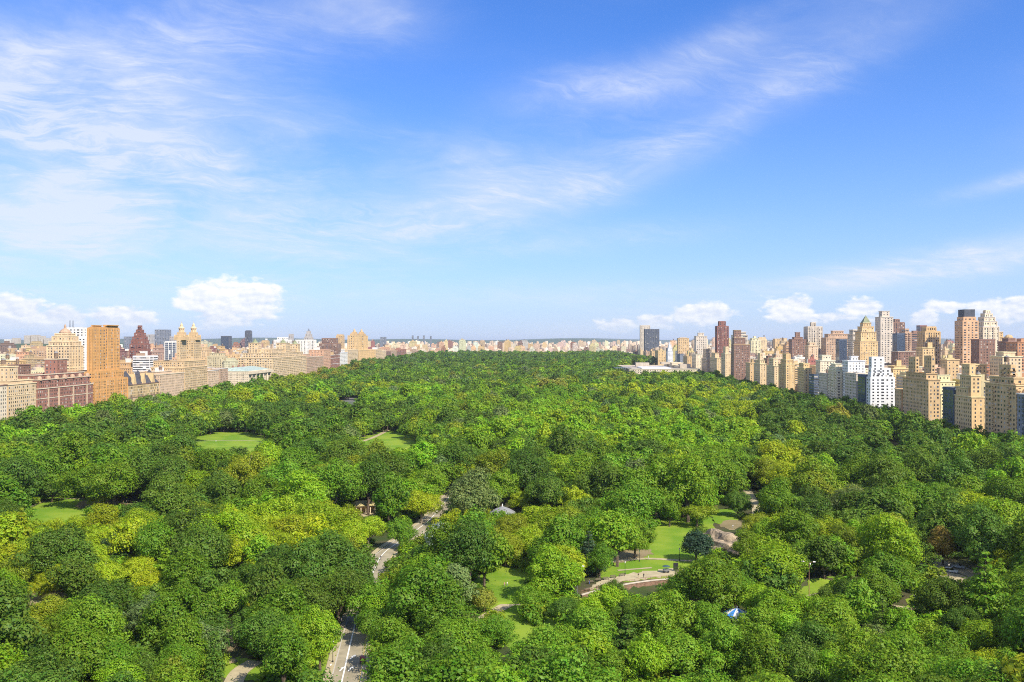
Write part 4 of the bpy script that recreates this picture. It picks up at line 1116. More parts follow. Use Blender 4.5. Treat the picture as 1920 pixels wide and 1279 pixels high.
def trunk_mb(kind, seed, info, sides=7):
    L, R, H, zc, zb = info; rg = np.random.default_rng(seed + 99); b = MB()
    r0 = R * .062 + .08
    if kind in ('pine', 'spruce', 'column'):
        b.tube([(0, 0, -.5), (0, 0, zb + 1), (.1, 0, zc), (0, .1, H * .94)], [r0 * 1.1, r0 * .9, r0 * .55, .05], sides); return b
    if kind == 'shrub':
        for k in range(3): b.tube([(0, 0, -.2), tuple(L[k * 4][0] * .8)], [.12, .04], 5)
        return b
    jx, jy = rg.uniform(-.4, .4, 2)
    fork = zb + (.3 if kind != 'umbrella' else -1.5) * 1.0 + 1.2
    b.tube([(0, 0, -.5), (0, 0, .5), (jx * .5, jy * .5, fork * .6), (jx, jy, fork)], [r0 * 1.35, r0, r0 * .85, r0 * .8], sides)
    pick = rg.choice(len(L), min(9, len(L)), replace=False)
    for i in pick:
        e = L[i][0]; m_ = np.array((jx, jy, fork)) * .5 + e * .5 + np.array((0, 0, .9)); m_[:2] *= .8
        b.tube([(jx, jy, fork - .4), tuple(m_), tuple(e)], [r0 * .5, r0 * .3, .05], 5)
    return b


KINDS = ['round'] * 6 + ['billow'] * 5 + ['tall'] * 3 + ['ball', 'umbrella', 'shrub', 'pine', 'pine', 'spruce', 'column']
NQ = dict(round=15000, billow=14000, tall=14000, ball=6500, umbrella=4200, shrub=1500, pine=6500, spruce=6500, column=3000)
LF = dict(round=.31, billow=.30, tall=.31, ball=.28, umbrella=.32, shrub=.26, pine=.36, spruce=.26, column=.26)
PAL = {'round': 'bark', 'billow': 'bark_pale'}
NEAR, MID, FAR, INFO = [], [], [], {}
for i, kd in enumerate(KINDS):
    V, Q, info = crown_arrays(kd, 100 + i, NQ[kd], LF[kd]); INFO[kd] = info[1:]
    cm = npmesh('crown', V, Q, [M['leaf']])
    tm = trunk_mb(kd, 100 + i, info).mesh('trunk', M[PAL.get(kd, 'bark')])
    NEAR.append((kd, cm, tm))


def merged(kd, seed, nq, leaf, name):
    V, Q, info = crown_arrays(kd, seed, nq, leaf)
    tb = trunk_mb(kd, seed, info, 5)
    me = bpy.data.meshes.new(name); nv = len(V)
    me.from_pydata([tuple(v) for v in V] + tb.v, [], [tuple(q) for q in Q.tolist()] + [tuple(nv + k for k in f) for f in tb.f])
    me.polygons.foreach_set('material_index', [0] * len(Q) + [1] * len(tb.f))
    me.materials.append(M['leaf']); me.materials.append(M['bark']); me.update()
    return bpy.data.objects.new(name, me)


src = bpy.data.collections.new('tree_sources')             # never linked to the scene: only feeds the wood
VAR = []                                                   # (kind, level)
for lev, (kds, nq, lf) in enumerate([(['round'] * 5 + ['billow'] * 4 + ['tall'] * 3 + ['pine', 'shrub'], 5600, .50), (['round'] * 5 + ['billow'] * 4 + ['tall'] * 3, 2000, .80), (['round'] * 3 + ['billow'] * 3 + ['tall'] * 2, 720, 1.35)]):
    for j, kd in enumerate(kds):
        o = merged(kd, 300 + lev * 20 + j, nq if kd != 'shrub' else 500, lf if kd != 'shrub' else .42, 'wood_%02d' % len(VAR)); src.objects.link(o); VAR.append((kd, lev))

TONE = dict(Y=(.275, .375, .011), L=(.200, .365, .012), G=(.138, .268, .014), D=(.094, .180, .018), B=(.052, .100, .050), O=(.205, .285, .015), A=(.33, .28, .05), S=(.30, .34, .27), K=(.26, .285, .03), W=(.145, .220, .062))
TNAME = dict(Y='bright yellow-green', L='vivid light green', G='mid green', D='dark green', B='blue-green', O='olive green', A='golden orange', S='silvery grey-green', K='tawny yellow', W='dull grey-green')

# the places the photograph shows between the trees
OPEN = [[(598, 1279), (705, 1279), (697, 1240), (678, 1180), (664, 1180), (636, 1220)], [(692, 1078), (722, 1075), (742, 1012), (722, 1010), (702, 1045)], [(788, 1002), (812, 998), (830, 965), (852, 925), (838, 925), (812, 965), (790, 985)],
        [(664, 970), (702, 964), (700, 930), (668, 938)], [(922, 962), (962, 958), (952, 942), (930, 945)], [(896, 1085), (935, 1068), (985, 1072), (985, 1090), (935, 1110), (905, 1090)], [(935, 1142), (975, 1132), (962, 1100), (935, 1110)],
        [(940, 1150), (965, 1160), (1000, 1190), (1045, 1170), (1045, 1190), (960, 1212), (945, 1180)], [(1088, 1124), (1090, 1105), (1130, 1085), (1180, 1075), (1285, 1062), (1290, 1078), (1235, 1100), (1200, 1112), (1180, 1114), (1150, 1098), (1115, 1116)],
        [(1232, 985), (1285, 978), (1300, 1000), (1278, 1050), (1285, 1064), (1150, 1078), (1148, 1055), (1232, 1042)], [(1325, 995), (1345, 982), (1388, 985), (1378, 1008), (1366, 1044), (1338, 1044)], [(1342, 962), (1362, 962), (1362, 975), (1342, 975)],
        [(1395, 925), (1415, 920), (1428, 965), (1408, 975)], [(1364, 1138), (1400, 1140), (1400, 1152), (1372, 1154)], [(1502, 1124), (1560, 1120), (1560, 1078), (1530, 1082)], [(1735, 1064), (1765, 1050), (1832, 1062), (1835, 1092), (1800, 1090)],
        [(1700, 1146), (1722, 1143), (1722, 1118), (1704, 1122)], [(1845, 1155), (1885, 1158), (1885, 1176), (1850, 1178)], [(50, 975), (80, 938), (130, 924), (165, 940), (150, 972)], [(150, 950), (250, 947), (285, 934), (250, 928)],
        [(368, 852), (374, 811), (440, 805), (518, 818), (462, 846)], [(670, 827), (688, 811), (784, 821), (776, 849), (700, 850)], [(692, 815), (738, 797), (738, 812)], [(630, 749), (672, 744), (678, 757), (662, 766), (645, 756)],
        [(40, 1126), (120, 1130), (120, 1102), (60, 1110)], [(425, 1279), (472, 1279), (478, 1245), (440, 1240), (425, 1255)], [(415, 1180), (440, 1170), (442, 1205), (425, 1210)],
        [(1178, 697), (1210, 699), (1300, 698), (1318, 692), (1300, 682), (1180, 684)], [(1658, 824), (1690, 824), (1688, 832), (1660, 832)]]


def inside(u, v, P):
    c = False; j = len(P) - 1
    for i in range(len(P)):
        if (P[i][1] > v) != (P[j][1] > v) and u < (P[j][0] - P[i][0]) * (v - P[i][1]) / (P[j][1] - P[i][1]) + P[i][0]: c = not c
        j = i
    return c


OBB = [(min(p[0] for p in P), max(p[0] for p in P), min(p[1] for p in P), max(p[1] for p in P), P) for P in OPEN]


def hides(u, v, ru, rv):
    """does a crown drawn at u, v cover one of the open places?"""
    for (a, b, c, d, P) in OBB:
        if u + ru < a or u - ru > b or v + rv < c or v - rv > d: continue
        for k in (0, .45, .85):
            for an in range(8 if k else 1):
                if inside(u + ru * k * math.cos(an * .785), v + rv * k * math.sin(an * .785), P): return True
        for (pu, pv) in P:
            if ((pu - u) / ru) ** 2 + ((pv - v) / rv) ** 2 < .6: return True
    return False


# crowns told apart in the photograph: column, row, half width, tone, kind
HAND = '''37 1035 34 Y b;100 992 36 Y b;150 983 34 Y b;200 975 34 Y b;262 982 36 Y b;75 1012 34 Y b;137 1022 34 Y b;25 1075 32 O b;60 1045 28 Y b;105 1080 32 Y b;82 1102 26 Y b;180 1008 30 Y b;
215 1016 30 W u;297 1022 44 G r;385 1038 52 D r;325 985 36 D r;350 1078 46 G r;262 1062 30 Y b;195 1082 36 Y b;280 1090 34 Y b;340 1104 24 Y b;450 1035 46 Y b;470 1000 36 Y b;430 1122 38 G a;
18 1115 32 L t;10 1155 36 L r;85 1158 34 O r;200 1132 46 D r;120 1180 40 G r;175 1180 62 G r;330 1150 54 G r;385 1165 40 D r;345 1207 46 G r;337 1252 42 G r;402 1235 17 D c;
40 1205 46 O r;50 1245 54 D r;150 1228 56 G r;215 1240 46 G r;225 1275 38 L r;275 1265 34 D r;280 1160 40 W r;500 1200 44 D r;520 1150 52 G r;470 1165 30 D r;530 1235 46 G t;
622 915 62 G r;570 935 46 L r;540 915 44 G r;717 893 46 D r;690 905 36 D t;790 948 36 Y b;805 910 36 G r;885 938 46 W r;920 932 18 Y b;826 1010 31 S a;792 1040 28 D a;750 1000 34 G r;600 978 52 Y b;550 995 48 Y b;690 992 34 Y b;650 970 40 Y b;500 985 40 Y b;520 1020 40 Y b;660 1000 34 Y b;
640 1058 58 D r;585 1080 52 D r;600 1040 44 G r;530 1075 52 D r;480 1090 40 D r;880 1040 44 D t;908 1122 25 K a;765 1068 20 O h;735 1090 24 O h;790 1115 66 G r;725 1140 40 L r;830 1150 56 G r;735 1205 46 G r;770 1240 44 G r;860 1205 52 G r;920 1195 40 G r;822 1250 46 D r;890 1258 44 G r;
600 1190 40 L t;560 1225 42 L b;545 1175 36 L b;745 1266 22 O h;790 1262 26 O r;635 1118 44 D r;575 1130 44 D r;702 1128 40 G r;668 1092 34 D r;700 1172 34 G r;
980 938 26 Y b;1030 925 36 D r;1080 945 30 Y b;958 985 34 O b;995 1015 34 Y b;1028 978 38 Y b;1068 985 34 O b;1105 995 40 G b;948 1025 30 O r;1042 1072 48 L r;1104 1037 26 B p;1124 1062 26 G r;1190 1015 34 G r;1180 955 52 G r;1230 930 46 G r;1290 915 50 G t;1340 900 46 G r;1138 975 34 O b;
993 1122 40 G b;1062 1142 26 D r;1150 1108 26 D a;1105 1148 34 L r;1145 1138 36 L r;1180 1150 30 D r;1110 1190 52 G r;1015 1240 56 G r;1060 1215 40 G r;1222 1172 40 G r;1200 1245 38 L t;1140 1262 42 G r;1085 1255 40 D r;
1307 968 27 O u;1384 950 31 D r;1306 1032 31 B a;1400 1036 27 O r;1418 992 28 O b;1457 947 33 G r;1487 1008 46 G r;1440 1010 34 G b;1530 962 36 D a;1548 1002 34 Y b;1515 1050 34 G b;1335 1095 52 G r;1385 1108 34 G r;1290 1105 40 G r;1250 1155 52 G r;1320 1170 40 G r;1425 1125 36 L r;1450 1140 42 L r;1500 1155 46 L r;1420 1185 44 G r;1470 1195 40 L r;1545 1128 28 D r;1350 1225 50 G r;1280 1225 50 G r;1420 1245 50 G r;1480 1250 50 D r;
1668 1030 50 L r;1660 1075 46 G r;1592 1020 36 O b;1620 1055 30 O b;1627 978 37 D a;1728 1000 29 D r;1768 1018 25 A t;1850 1010 52 D r;1830 952 44 Y b;1915 985 34 Y b;1885 1062 28 Y r;1848 1098 44 G p;1903 1105 34 D r;1760 1120 42 D r;1800 1160 30 D r;1585 1122 46 D r;1645 1110 38 G r;1655 1168 42 D p;1525 1155 34 G r;1530 1208 46 D r;1685 1185 38 L t;1740 1208 40 O r;1845 1205 44 L r;1900 1208 44 G r;1905 1175 24 O r;1850 1258 46 Y b;1700 1245 52 G r;1600 1235 52 G r;1555 1262 40 L r;1780 1255 46 G r;1900 1262 40 G r;1640 1205 40 W r;
1590 945 34 W r;1680 955 40 G r;1730 945 40 G r;1780 950 34 D r;1560 905 42 L b;1610 900 40 G r;1480 905 40 Y b;1440 890 36 O b;1880 935 44 G r;1660 905 44 D r;1720 890 44 D r;1800 900 44 D r;1860 885 40 D r;
40 900 46 D r;90 880 46 G r;170 905 46 G b;215 900 44 G r;270 890 46 D r;330 900 44 D r;400 880 48 G r;460 890 46 O b;510 870 44 L r;370 915 40 L b;420 930 40 D r;480 930 44 G r;320 945 46 D r;390 965 40 O b;12 965 30 D r;190 930 30 O b;
560 870 46 G r;640 860 44 D r;590 855 40 D r;880 880 40 Y b;930 880 42 O b;850 870 46 D r;990 890 46 D r;1040 880 40 L b;1090 900 42 G r;1130 920 44 D r;940 915 34 G r;760 880 44 G r'''
KMAP = dict(r='round', b='billow', t='tall', a='ball', u='umbrella', h='shrub', p='pine', s='spruce', c='column')
trnd = random.Random(21)
TREES = []                                                # x, y, kind, scale, tone, u, v, ru
for it in HAND.replace('\n', '').split(';'):
    q = it.split(); u, v, r, tone, kd = float(q[0]), float(q[1]), float(q[2]) * (1.06 if q[4] in 'rbt' else 1.06), q[3], KMAP[q[4]]
    R, H, zc, zb = INFO[kd]; s = 1.0
    for _ in range(3):                                    # keep clear of the open places the photograph shows
        if q[4] not in 'rbt' or not hides(u, v, r * .92, r * .8): break
        r *= .9
    for _ in range(6):
        d = (CAM_H - zc * s) * F / (v - V0); s = min(1.6 if q[4] not in 'sp' else 2.0, max(.5, r * d / F / R))
    x, y = FW[0] * d + RT[0] * (u - U0) / F * d, FW[1] * d + RT[1] * (u - U0) / F * d
    TREES.append([x, y, kd, s, tone, u, v, R * s * F / d, True])
NH = len(TREES)

TFIELD = [(110, 738, 80, 22, 'O', .5), (270, 735, 40, 20, 'Y', .6), (360, 765, 30, 30, 'O', .6), (470, 752, 50, 16, 'Y', .5), (580, 700, 70, 18, 'K', .4), (640, 688, 60, 14, 'K', .35), (540, 722, 50, 20, 'O', .6), (620, 760, 40, 14, 'Y', .5),
          (800, 748, 60, 18, 'L', .7), (1330, 758, 110, 36, 'Y', .7), (1250, 740, 60, 16, 'Y', .7), (1040, 775, 60, 16, 'L', .6), (1290, 825, 150, 40, 'L', .75), (1060, 800, 120, 20, 'L', .5), (880, 705, 70, 12, 'K', .15), (1025, 725, 30, 10, 'K', .7), (1150, 715, 40, 14, 'O', .6), (1395, 800, 40, 16, 'Y', .5),
          (1090, 845, 80, 20, 'Y', .5), (760, 770, 80, 30, 'L', .4), (1700, 800, 260, 90, 'D', .75), (1500, 720, 140, 30, 'D', .6), (620, 785, 200, 22, 'D', .75), (800, 680, 300, 14, 'D', .55), (240, 830, 200, 36, 'D', .45), (130, 780, 60, 16, 'L', .5), (1590, 790, 26, 12, 'K', .8), (1480, 880, 60, 30, 'Y', .5), (100, 1000, 220, 50, 'Y', .7), (600, 985, 150, 30, 'Y', .6)]


def tone_at(u, v):
    best = None
    for (cu, cv, a, b, tn, p) in TFIELD:
        if ((u - cu) / a) ** 2 + ((v - cv) / b) ** 2 < 1 and trnd.random() < p: best = tn
    if best: return best
    return None


def grove(x, y):
    """trees of a kind stand together: the tone of the nearest grove"""
    best = (1e9, None); ci, cj = int(x // 48), int(y // 48)
    for a in (-1, 0, 1):
        for b in (-1, 0, 1):
            r = random.Random((ci + a) * 7919 + (cj + b) * 104729); gx, gy = (ci + a + r.random()) * 48, (cj + b + r.random()) * 48
            d = (gx - x) ** 2 + (gy - y) ** 2
            if d < best[0]: best = (d, r.choices('DGLOYWK', [30, 36, 16, 8, 6, 4, 0] if y < 1500 else [46, 32, 4, 6, 2, 8, 1])[0])
    return best[1] if trnd.random() < .62 else trnd.choices('DGLOYW', [30, 40, 14, 8, 5, 3] if y < 1500 else [42, 38, 5, 6, 2, 7])[0]


ROADS = [np.array([p[:2] for p in DRIVE])] + [np.array([at(*p)[:2] for p in ln]) for ln in ([(1400, 990), (1420, 960), (1404, 925)], [(1690, 1030), (1760, 1056), (1860, 1092)], [(880, 1178), (950, 1135), (985, 1132), (1040, 1128)], [(1060, 1068), (1150, 1053), (1215, 1048), (1300, 1052), (1370, 1045)])]


def on_road(x, y):
    for k, L in enumerate(ROADS):
        for a, b in zip(L, L[1:]):
            ab = b - a; t_ = max(0, min(1, ((x - a[0]) * ab[0] + (y - a[1]) * ab[1]) / (ab @ ab)))
            if math.hypot(a[0] + ab[0] * t_ - x, a[1] + ab[1] * t_ - y) < (6.5 if k == 0 else 4.0): return True
    return False


cellmap = {}
for k, tr in enumerate(TREES): cellmap.setdefault((int(tr[0] // 20), int(tr[1] // 20)), []).append(k)
HU = np.array([(tr[5], tr[6], tr[7], math.hypot(tr[0], tr[1])) for tr in TREES])
y = 165.0
while y < 3990:
    st = 10.5 if y < 1000 else (12.0 if y < 2000 else 14.5)
    x = -468.0
    while x < 350:
        px_, py_ = x + trnd.uniform(-.42, .42) * st, y + trnd.uniform(-.42, .42) * st
        x += st
        d_ = px_ * FW[0] + py_ * FW[1]; r_ = px_ * RT[0] + py_ * RT[1]
        if d_ < 170 or abs(r_) > d_ * .5614 + 55: continue
        if MX0 - 8 < px_ and MY0 - 6 < py_ < MY1 + 6: continue
        q = trnd.random(); kd = 'round' if q < .55 else 'billow' if q < .76 else 'tall' if q < .97 else 'pine'
        R, H, zc, zb = INFO[kd]; s = trnd.choice((trnd.uniform(.6, .85), trnd.uniform(.75, 1.05), trnd.uniform(.85, 1.2), trnd.uniform(1.0, 1.4))) * (1.08 if y < 600 else 1.0 if y < 2000 else 1.12)
        u, v, d = proj(px_, py_, gz(px_, py_) + zc * s); ru, rv = R * s * F / d, (H - zb) * .5 * s * F / d
        if hides(u, v, ru, rv): continue
        if y < 620:
            bad = False
            ci, cj = int(px_ // 20), int(py_ // 20)
            for a in (-1, 0, 1):
                for b in (-1, 0, 1):
                    for k in cellmap.get((ci + a, cj + b), ()):
                        tr = TREES[k]
                        if math.hypot(tr[0] - px_, tr[1] - py_) < .48 * (R * s + INFO[tr[2]][0] * tr[3]): bad = True
            if bad: continue
            dd = np.hypot((HU[:, 0] - u) / (HU[:, 2] + ru * .35), (HU[:, 1] - v) / (HU[:, 2] * .8 + rv * .45))
            if ((dd < .62) & (HU[:, 3] > math.hypot(px_, py_))).any(): continue    # would stand in front of a crown the photograph shows
        if y < 620 and on_road(px_, py_): continue
        tn = tone_at(u, v) or grove(px_, py_)
        if tn == 'Y' and kd == 'round' and trnd.random() < .7: kd = 'billow'
        TREES.append([px_, py_, kd, s, tn, u, v, ru, False])
    y += st


def tint(tn):
    c = TONE[tn]; k = trnd.uniform(.80, 1.22); h = trnd.uniform(-.12, .12)
    return (c[0] * k * (1 + h), c[1] * k, c[2] * k * (1 - h))


LANDT = [(650, 1240, 'the drive at the bottom edge'), (712, 1045, 'the shaded bend of the drive'), (828, 960, 'the far bend of the drive'), (684, 950, 'the small columned shelter'), (942, 953, 'the grey pavilion roof'), (960, 1085, 'the small sunlit lawn'), (1000, 1185, 'the lower lawn with tree shadows'),
         (1180, 1095, 'the curved terrace wall'), (1255, 1015, 'the lawn by the boulder'), (1350, 1015, 'the grey boulder'), (1410, 945, 'the pale path behind the boulder'), (1383, 1148, 'the blue and white canopy'), (1517, 1100, 'the tall rusty lamp pole'), (1785, 1068, 'the two white cars'), (1865, 1165, 'the bare bank near the right edge'),
         (105, 955, 'the western lawn'), (80, 1118, 'the bare earth at the left edge'), (450, 1262, 'the path at the bottom left'), (430, 1190, 'the sunlit gap left of the drive'), (440, 828, 'the distant sheep lawn'), (727, 832, 'the distant oval lawn'), (1600, 1250, 'the bottom edge right of centre'), (200, 1250, 'the bottom left corner'), (1010, 1270, 'the bottom edge centre'), (1850, 1270, 'the bottom right corner')]
NAMES = dict(round='broadleaf_tree', billow='spreading_tree', tall='tall_tree', ball='round_tree', umbrella='umbrella_tree', shrub='shrub', pine='pine_tree', spruce='spruce_tree', column='columnar_conifer')
FORM = dict(round='broad-crowned', billow='billowy spreading', tall='tall oval', ball='compact round', umbrella='flat-topped', shrub='low bushy', pine='layered', spruce='conical', column='narrow columnar')
auto = sorted([k for k in range(NH, len(TREES)) if -90 < TREES[k][5] < 2010 and TREES[k][6] < 1460], key=lambda k: -TREES[k][7])
ind = set(range(NH)) | set(auto[:max(0, 300 - NH)])
lab = []
for k in ind:
    tr = TREES[k]; ln = min(LANDT, key=lambda l: math.hypot(l[0] - tr[5], (l[1] - tr[6]) * 1.3)); du, dv = tr[5] - ln[0], tr[6] - ln[1]
    side = ('left of' if du < 0 else 'right of') if abs(du) > abs(dv) * 1.1 else ('in front of' if dv > 0 else 'behind')
    lab.append((math.hypot(du, dv), k, (TNAME[tr[4]], FORM[tr[2]], side, ln[2])))
cnt = {}
vi = {}
for dist, k, key in sorted(lab):
    tr = TREES[k]; c_ = cnt.get(key, 0); cnt[key] = c_ + 1
    kdname = NAMES[tr[2]]
    text = '%s %s %s %s %s' % (key[0], key[1], 'shrub' if kdname == 'shrub' else ('conifer' if kdname in ('pine_tree', 'spruce_tree', 'columnar_conifer') else 'tree'), key[2], key[3])
    if c_: text = ORD[min(c_, 15)] + 'nearest ' + text
    o = thing(kdname, text, 'shrub' if kdname == 'shrub' else 'tree', (tr[0], tr[1], gz(tr[0], tr[1])), trnd.uniform(0, 6.28), 'park trees nearest the camera' if kdname != 'shrub' else 'park shrubs')
    s = tr[3]; o.scale = (s * trnd.uniform(.94, 1.06), s * trnd.uniform(.94, 1.06), s * trnd.uniform(.93, 1.08))
    vs = [n for n in NEAR if n[0] == tr[2]]; _, cm, tm = vs[trnd.randrange(len(vs))]
    cr = link(bpy.data.objects.new('crown', cm), o); cr['tint'] = tint(tr[4])
    link(bpy.data.objects.new('trunk', tm), o)

# the rest of the wood: one object, its trees placed at points
pts, scl, rot, idn, tin = [], [], [], [], []
for k, tr in enumerate(TREES):
    if k in ind: continue
    d = math.hypot(tr[0], tr[1]); lev = 0 if d < 620 else (1 if d < 1250 else 2)
    ch = [i for i, (kd, l) in enumerate(VAR) if l == lev and kd == tr[2]] or [i for i, (kd, l) in enumerate(VAR) if l == lev]
    pts.append((tr[0], tr[1], gz(tr[0], tr[1]))); s = tr[3]; scl.append((s * trnd.uniform(.88, 1.15), s * trnd.uniform(.88, 1.15), s * trnd.uniform(.82, 1.2)))
    rot.append((0, 0, trnd.uniform(0, 6.28))); idn.append(ch[trnd.randrange(len(ch))]); tin.append(tint(tr[4]) + (1,))
shrub_i = [i for i, (kd, l) in enumerate(VAR) if kd == 'shrub']
for _ in range(5200):                                       # undergrowth below the near crowns
    d_ = trnd.uniform(215, 640); r_ = trnd.uniform(-.6, .6) * d_; x, y = FW[0] * d_ + RT[0] * r_, FW[1] * d_ + RT[1] * r_
    u, v, d = proj(x, y, 1.5)
    if hides(u, v, 3.2 * F / d, 3 * F / d) or on_road(x, y): continue
    s = trnd.uniform(.5, 1.3); pts.append((x, y, gz(x, y))); scl.append((s * 1.2, s * 1.2, s)); rot.append((0, 0, trnd.uniform(0, 6.28))); idn.append(shrub_i[0]); tin.append(tint(trnd.choice('DGGLOD')) + (1,))
me = bpy.data.meshes.new('wood'); me.from_pydata(pts, [], [])
for nm, ty, key, data in (('scl', 'FLOAT_VECTOR', 'vector', scl), ('rot', 'FLOAT_VECTOR', 'vector', rot), ('idn', 'INT', 'value', idn), ('tint', 'FLOAT_COLOR', 'color', tin)):
    a = me.attributes.new(nm, ty, 'POINT'); a.data.foreach_set(key, np.array(data, np.int32 if ty == 'INT' else np.float32).ravel())
wood = link(bpy.data.objects.new('wood', me)); tag(wood, 'dense green park woodland stretching away to the far city', 'woodland', kind='stuff')
ng = bpy.data.node_groups.new('wood', 'GeometryNodeTree')
ng.interface.new_socket('Geometry', in_out='INPUT', socket_type='NodeSocketGeometry'); ng.interface.new_socket('Geometry', in_out='OUTPUT', socket_type='NodeSocketGeometry')
gi, go = ng.nodes.new('NodeGroupInput'), ng.nodes.new('NodeGroupOutput')
ci = ng.nodes.new('GeometryNodeCollectionInfo'); ci.inputs['Collection'].default_value = src; ci.inputs['Separate Children'].default_value = True; ci.inputs['Reset Children'].default_value = True
ip = ng.nodes.new('GeometryNodeInstanceOnPoints'); ip.inputs['Pick Instance'].default_value = True


def named(nm, ty):
    n = ng.nodes.new('GeometryNodeInputNamedAttribute'); n.data_type = ty; n.inputs['Name'].default_value = nm
    return n.outputs[0]


e2r = ng.nodes.new('FunctionNodeEulerToRotation')
ng.links.new(gi.outputs[0], ip.inputs['Points']); ng.links.new(ci.outputs[0], ip.inputs['Instance']); ng.links.new(named('idn', 'INT'), ip.inputs['Instance Index'])
ng.links.new(named('rot', 'FLOAT_VECTOR'), e2r.inputs[0]); ng.links.new(e2r.outputs[0], ip.inputs['Rotation']); ng.links.new(named('scl', 'FLOAT_VECTOR'), ip.inputs['Scale'])
ng.links.new(ip.outputs[0], go.inputs[0])
md = wood.modifiers.new('wood', 'NODES'); md.node_group = ng
print('trees', len(TREES), 'individual', len(ind), 'wood', len(pts))

# ------------------------------------------------------------------ built things in the park
def terrace():
    pts = [(x, wall_y(x)) for x in np.linspace(14.2, 66, 27)]
    root = thing('terrace_wall', 'curved brick retaining wall with stone coping below the terrace', 'wall', (pts[0][0], pts[0][1], 0))
    ox, oy = pts[0]
    W, K = MB(), MB()
    for (a, b) in zip(pts, pts[1:]):
        d = np.array((b[0] - a[0], b[1] - a[1])); d /= np.linalg.norm(d); n = np.array((d[1], -d[0])); a_, b_ = np.array(a) - (ox, oy), np.array(b) - (ox, oy)
        for (mb, t0, t1, z0, z1) in ((W, .55, .05, -.4, 2.15), (K, .70, -.1, 2.15, 2.45)):
            q = [a_ + n * t0, b_ + n * t0, b_ + n * t1, a_ + n * t1]
            lo, hi = [(p[0], p[1], z0) for p in q], [(p[0], p[1], z1) for p in q]
            mb.poly(hi); mb.poly([lo[0], lo[1], hi[1], hi[0]]); mb.poly([lo[2], lo[3], hi[3], hi[2]])
    q = MB()
    a_ = np.array(pts[0]) - (ox, oy); W.poly([(.55, -.6, -.4), (-.1, .2, -.4), (-.1, .2, 2.15), (.55, -.6, 2.15)])
    W.build('brickwork', M['brick_red'], root); K.build('coping', M['stone'], root)
    for i, (a, b) in enumerate(zip(pts, pts[1:])):
        a_, b_ = np.array(a) - (ox, oy), np.array(b) - (ox, oy); g = MB()
        g.tube([(a_[0], a_[1], 3.5), (b_[0], b_[1], 3.5)], .045, 4); g.tube([(a_[0], a_[1], 2.75), (b_[0], b_[1], 2.75)], .035, 4); g.tube([(a_[0], a_[1], 2.4), (a_[0], a_[1], 3.55)], .06, 4)
        for k in range(1, 8):
            p = a_ + (b_ - a_) * k / 8; g.tube([(p[0], p[1], 2.75), (p[0], p[1], 3.5)], .02, 3)
        g.build('railing', M['rust'], root)


terrace()
sheet('terrace', [(1096, 1109), (1126, 1086), (1180, 1074), (1240, 1068), (1320, 1060), (1330, 1070), (1290, 1077), (1235, 1083), (1182, 1088.5), (1128, 1100)], M['path'], .08)


def lamp_pole(label, u, v, h, m, arms=3):
    x, y, z = at(u, v); o = thing('lamp_pole', label, 'lamp', (x, y, z))
    b = MB(); b.tube([(0, 0, -.3), (0, 0, 1.2), (0, 0, h)], [.22, .16, .09], 8); b.build('pole', m, o)
    b = MB(); b.lathe(0, 0, [(.36, 0), (.34, .5), (.2, .7)], 8); b.build('base', m, o)
    for k in range(arms):
        a = .4 + k * 2 * math.pi / arms; c, s = math.cos(a), math.sin(a)
        b = MB(); b.tube([(0, 0, h - .3), (c * 1.0, s * 1.0, h + .15), (c * 2.1, s * 2.1, h + .1)], [.06, .05, .05], 5); ar = b.build('arm', m, o)
        b = MB(); b.tube([(c * 1.6, s * 1.6, h + .08), (c * 2.0, s * 2.0, h + .12), (c * 2.7, s * 2.7, h + .02)], [.12, .26, .12], 7); b.build('lamp_head', M['lampglass'], ar)


lamp_pole('tall rusty brown lamp pole with three pale heads right of the boulder', 1517, 1124, 12.5, M['rust'], 3)
lamp_pole('pale grey lamp pole with two heads beside the terrace wall', 1082, 1116, 9.5, M['steel'], 2)


def post_lamp(label, u, v, h=4.2):
    x, y, z = at(u, v); o = thing('post_lamp', label, 'lamp', (x, y, z), 0, 'black iron park lamps')
    b = MB(); b.lathe(0, 0, [(.26, 0), (.22, .5), (.09, .8), (.07, h)], 8); b.build('post', M['iron'], o)
    b = MB(); b.lathe(0, 0, [(.12, h), (.26, h + .35), (.2, h + .7), (.05, h + .8)], 8); b.build('lantern', M['lampglass'], o)
    b = MB(); b.lathe(0, 0, [(.24, h + .72), (.04, h + 1.05)], 8); b.build('cap', M['iron'], o)


post_lamp('black iron lamp on the grass above the terrace', 1172, 1077.5)
post_lamp('black iron lamp beside the path left of the blue-green tree', 1274, 1052)
post_lamp('black iron lamp beside the drive pavement at the bottom edge', 624, 1243, 5.5)
post_lamp('black iron lamp on the small green patch near the right', 1714, 1142)
post_lamp('black iron lamp in front of the two white cars', 1779, 1082)
post_lamp('black iron lamp on the earth slope left of the blue-green tree', 1199, 1053, 3.6)

